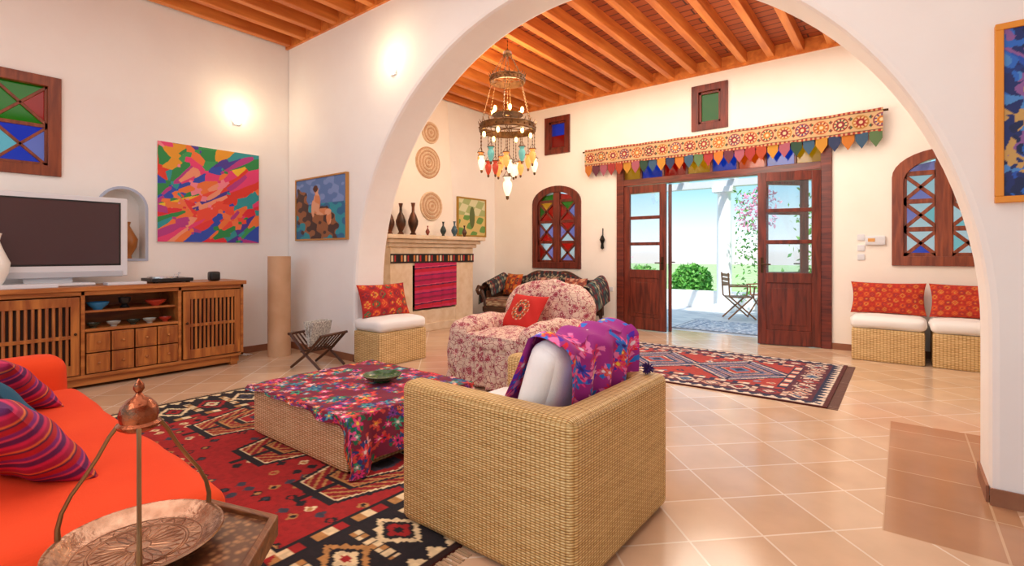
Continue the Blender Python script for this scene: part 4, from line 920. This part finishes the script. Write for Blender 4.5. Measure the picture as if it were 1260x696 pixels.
for (a,b_) in hexp(.175): mk('foot',MB().box((a-.02,b_-.02,0),(a+.02,b_+.02,.1)),M_inl,parent=tb)
c=(-1.375,.375,.526); K=.82
tr=thing('copper_tray','engraved copper tray with tall three-armed handle and lidded finial','tray',c)
mk('tray',MB().lathe([(0,.006),(.15*K,.006),(.172*K,.012),(.192*K,.03),(.205*K,.032),(.207*K,.028),(.195*K,.022),(.172*K,.003),(0,0)],c,48),M_copper,parent=tr,smooth=True)
q=MB()
for k in range(24):
    a=2*math.pi*k/24
    q.tube([(c[0]+K*r_*math.cos(a+w_),c[1]+K*r_*math.sin(a+w_),c[2]+.0064) for r_,w_ in ((.03,0),(.05,.12),(.08,.11),(.105,0),(.08,-.11),(.05,-.12),(.03,0))],.0008,4)
    q.tube([(c[0]+K*r_*math.cos(a+w_),c[1]+K*r_*math.sin(a+w_),c[2]+.0064) for r_,w_ in ((.12,0),(.132,.07),(.145,.131),(.132,.19),(.12,.26))],.0008,4)
for R0 in (.028,.11,.117,.15): q.tube([(c[0]+K*R0*math.cos(a),c[1]+K*R0*math.sin(a),c[2]+.0066) for a in [2*math.pi*i/48 for i in range(48)]],.001,5,closed=True)
mk('engraving',q,plain('darkened_copper_line','#A07458',.3,.85),parent=tr,smooth=True)
M_db=plain('dull_brass','#8A6A48',.35,.85)
for k in range(3):
    a=math.radians(225+120*k); pr=[(.205,.03),(.206,.055),(.196,.09),(.172,.13),(.138,.17),(.105,.213),(.076,.258),(.052,.285)]
    mk('handle_arm',MB().tube([(c[0]+K*r_*math.cos(a),c[1]+K*r_*math.sin(a),c[2]+z) for r_,z in pr],[.0065,.0055,.0048,.0045,.0045,.0045,.0045,.005],8),M_db,parent=tr,smooth=True)
mk('finial',MB().lathe([(0,.27),(.028,.272),(.04,.28),(.043,.287),(.036,.293),(.039,.31),(.034,.328),(.022,.342),(.01,.35),(.006,.357),(.011,.366),(.01,.376),(.003,.386),(0,.39)],c,24),M_copper2,parent=tr,smooth=True)
# ------------------------------------------------------------ CHANDELIER
cx,cy=-3.98,5.0
chd=thing('chandelier','two-tiered brass chandelier with hanging amber and coloured glass lamps','chandelier',(cx,cy,3.82))
def ring(r,z,h):
    q=MB().lathe([(r,-h/2),(r+.012,-h/2),(r+.018,-h/2+.01),(r+.012,-h/2+.02),(r+.012,h/2-.02),(r+.018,h/2-.01),(r+.012,h/2),(r,h/2),(r,-h/2)],(cx,cy,z),36)
    for k in range(24):
        a=2*math.pi*k/24; q.cyl((cx+(r+.012)*math.cos(a),cy+(r+.012)*math.sin(a),z+h/2),(cx+(r+.03)*math.cos(a),cy+(r+.03)*math.sin(a),z+h/2+.035),.007,.003,5)
        q.ball((cx+(r+.013)*math.cos(a),cy+(r+.013)*math.sin(a),z),.014,6)
    for k in range(3):
        a=math.pi/3*k; q.cyl((cx-r*math.cos(a),cy-r*math.sin(a),z),(cx+r*math.cos(a),cy+r*math.sin(a),z),.007,n=6)
    return q
mk('ring',ring(.21,3.42,.08),M_brass,parent=chd,smooth=True); mk('ring',ring(.345,2.80,.09),M_brass,parent=chd,smooth=True)
def chain(p0,p1):
    q=MB(); P0=Vector(p0);P1=Vector(p1); n=max(2,int((P1-P0).length/.04)); q.cyl(p0,p1,.003,n=5)
    for i in range(n): q.ball(tuple(P0.lerp(P1,(i+.5)/n)),(.007,.007,.013),6)
    return q
q=chain((cx,cy,3.98),(cx,cy,3.66)); q.lathe([(0,0),(.06,0),(.05,.04),(.01,.07),(0,.07)],(cx,cy,3.74),16)
for k in range(6):
    a=math.pi/3*k
    for (ra,za,rb,zb) in ((.04,3.74,.21,3.46),(.21,3.38,.345,2.85)):
        m_=chain((cx+ra*math.cos(a),cy+ra*math.sin(a),za),(cx+rb*math.cos(a),cy+rb*math.sin(a),zb)); q.add(m_.v,m_.f)
m_=chain((cx,cy,3.42),(cx,cy,2.3)); q.add(m_.v,m_.f)
mk('chain',q,M_brass,parent=chd,smooth=True)
GC=[plain('lamp_glass_'+k,h,.15,emit=e) for k,h,e in (('turquoise','#68B0A8',.35),('amber','#F09048',1.1),('white','#FFE8C8',1.0),('red','#B8402A',.5))]
lampp=[(0,-.13),(.012,-.12),(.018,-.10),(.036,-.06),(.046,-.01),(.044,.02),(.026,.045),(.03,.06),(.042,.08)]
def hang(x,y,zt,zb,k,s=1.):
    l=mk('glass_lamp',MB().lathe([(a*s,b_*s) for a,b_ in lampp],(x,y,zb),14),GC[k],parent=chd,smooth=True)
    q=chain((x,y,zt),(x,y,zb+.15*s)); q.tube([(x+.044*s*math.cos(a),y+.044*s*math.sin(a),zb+.08*s) for a in [2*math.pi*i/14 for i in range(14)]],.006,5,closed=True)
    for j in range(3):
        a=2.09*j; q.cyl((x+.044*s*math.cos(a),y+.044*s*math.sin(a),zb+.08*s),(x,y,zb+.15*s),.003,n=4)
    sub(l,'lamp_chain',q,M_brass)
    sub(l,'lamp_tip',MB().lathe([(0,-.15*s),(.014*s,-.14*s),(.016*s,-.11*s),(.008*s,-.105*s)],(x,y,zb),8),M_brass)
for k in range(11):
    a=2*math.pi*k/11+.2; hang(cx+.35*math.cos(a),cy+.35*math.sin(a),2.76,2.43-.08*(k%2),[1,2,1,2,1,3,1,2,0,1,0][k],.95)
for k in range(5):
    a=2*math.pi*k/5+.5; hang(cx+.17*math.cos(a),cy+.17*math.sin(a),2.80,2.30,[1,2,1,3,2][k],.9)
hang(cx,cy,2.4,2.08,2,1.3)
M_b2=emis('candle_bulb_glow','#FFC46A',16)
for k in range(6):
    a=math.pi/3*k+.3; mk('bulb',MB().ball((cx+.2*math.cos(a),cy+.2*math.sin(a),3.02),(.022,.022,.04),10),M_b2,parent=chd,smooth=True)
    a+=.5; mk('bulb',MB().ball((cx+.3*math.cos(a),cy+.3*math.sin(a),2.72),(.02,.02,.035),10),M_b2,parent=chd,smooth=True)
q=MB().lathe([(.03,0),(.2,.0),(.2,.012),(.03,.012),(.03,0)],(cx,cy,2.965),24); mk('bulb_plate',q,M_brass,parent=chd)
# ------------------------------------------------------------ WALL FITTINGS
th_=thing('thermostat','white wall thermostat with small orange display','thermostat',(-.26,YB,1.30))
mk('casing',MB().soft((-.26,YB-.015,1.36),(.2,.03,.11),.01,5),M_silver,parent=th_,smooth=True)
mk('display',MB().box((-.33,YB-.034,1.345),(-.26,YB-.029,1.385)),plain('lcd_orange','#D89A4A',.3),parent=th_)
for zz in (1.40,1.27,1.16): mk('light_switch',MB().soft((-.40,YB-.006,zz),(.075,.012,.075),.005,4),M_silver,label='square white light switch on the wall',cat='switch',group='light switches',smooth=True)
mk('light_switch',MB().soft((-3.76,YB-.006,.62),(.075,.012,.075),.005,4),M_silver,label='square white light switch on the wall',cat='switch',group='light switches',smooth=True)
q=MB().tube([(-3.9,YB-.02,1.62),(-3.9,YB-.02,1.5)],.008,6); q.lathe([(0,0),(.03,.02),(.02,.1),(.045,.16),(.02,.22),(0,.24)],(-3.9,YB-.04,1.27),12); mk('key_ornament',q,M_black,label='dark hanging metal ornament on the wall',cat='ornament',smooth=True)
# ------------------------------------------------------------ LIGHT
w=bpy.data.worlds.new('sky'); S.world=w; w.use_nodes=True; nt=w.node_tree; bg=nt.nodes['Background']
tc=N(nt,'ShaderNodeTexCoord'); sp=N(nt,'ShaderNodeSeparateXYZ'); L(nt,tc.outputs['Generated'],sp.inputs[0])
r=N(nt,'ShaderNodeValToRGB'); e=r.color_ramp.elements
e[0].position=.0; e[0].color=C4('#DED4CA'); e[1].position=1; e[1].color=C4('#C8D0E8')
for p,c_ in ((.499,'#ECEAE8'),(.505,'#F8FCFF'),(.53,'#DCF2FA'),(.56,'#A4DCF2'),(.64,'#8CCAEC')): x=e.new(p); x.color=C4(c_)
L(nt,math_(nt,'MULTIPLY_ADD',sp.outputs[2],.5,.5),r.inputs[0]); L(nt,r.outputs[0],bg.inputs[0]); bg.inputs[1].default_value=1.3
def area(n,loc,rot,sx,sy,e_,col):
    l=bpy.data.lights.new(n,'AREA'); l.shape='RECTANGLE'; l.size=sx; l.size_y=sy; l.energy=e_; l.color=col
    o=bpy.data.objects.new(n,l); S.collection.objects.link(o); o.location=loc; o.rotation_euler=rot; return o
def point(n,loc,e_,col,s_):
    l=bpy.data.lights.new(n,'POINT'); l.energy=e_; l.color=col; l.shadow_soft_size=s_
    o=bpy.data.objects.new(n,l); S.collection.objects.link(o); o.location=loc
area('overhead_fill_light',(-2.0,5.5,3.78),(0,0,0),5,2.8,118,(1,.91,.80))  # added soft fill over the back room, no fixture modelled
area('overhead_fill_light',(-2.2,.6,3.78),(0,0,0),5,4,92,(1,.94,.88))  # added soft fill over the front room, no ceiling panel exists
point('room_fill_light',(-1.6,5.7,2.5),70,(1,.88,.72),.5)  # added fill, lifts back room and ceiling without any lamp
point('room_fill_light',(-1.2,-1.2,2.5),86,(1,.92,.83),.6)  # added fill behind the camera, not a real lamp
point('chandelier_light',(cx,cy,3.15),75,(1,.74,.44),.2)
l=bpy.data.lights.new('sun','SUN'); l.energy=4; l.angle=.02; l.color=(1,.96,.9)
o=bpy.data.objects.new('sun',l); S.collection.objects.link(o); o.rotation_euler=(math.radians(35),math.radians(20),0)
# ------------------------------------------------------------ CAMERA
cam=bpy.data.cameras.new('camera'); co=bpy.data.objects.new('camera',cam); S.collection.objects.link(co); S.camera=co
co.location=(0,0,1.2); co.rotation_euler=(math.radians(90),0,math.radians(38)); cam.sensor_width=36; cam.lens=36*615/1260; cam.shift_y=-36/1260; cam.clip_start=.05
for o in bpy.data.objects:
    if '_o' in o: del o['_o']
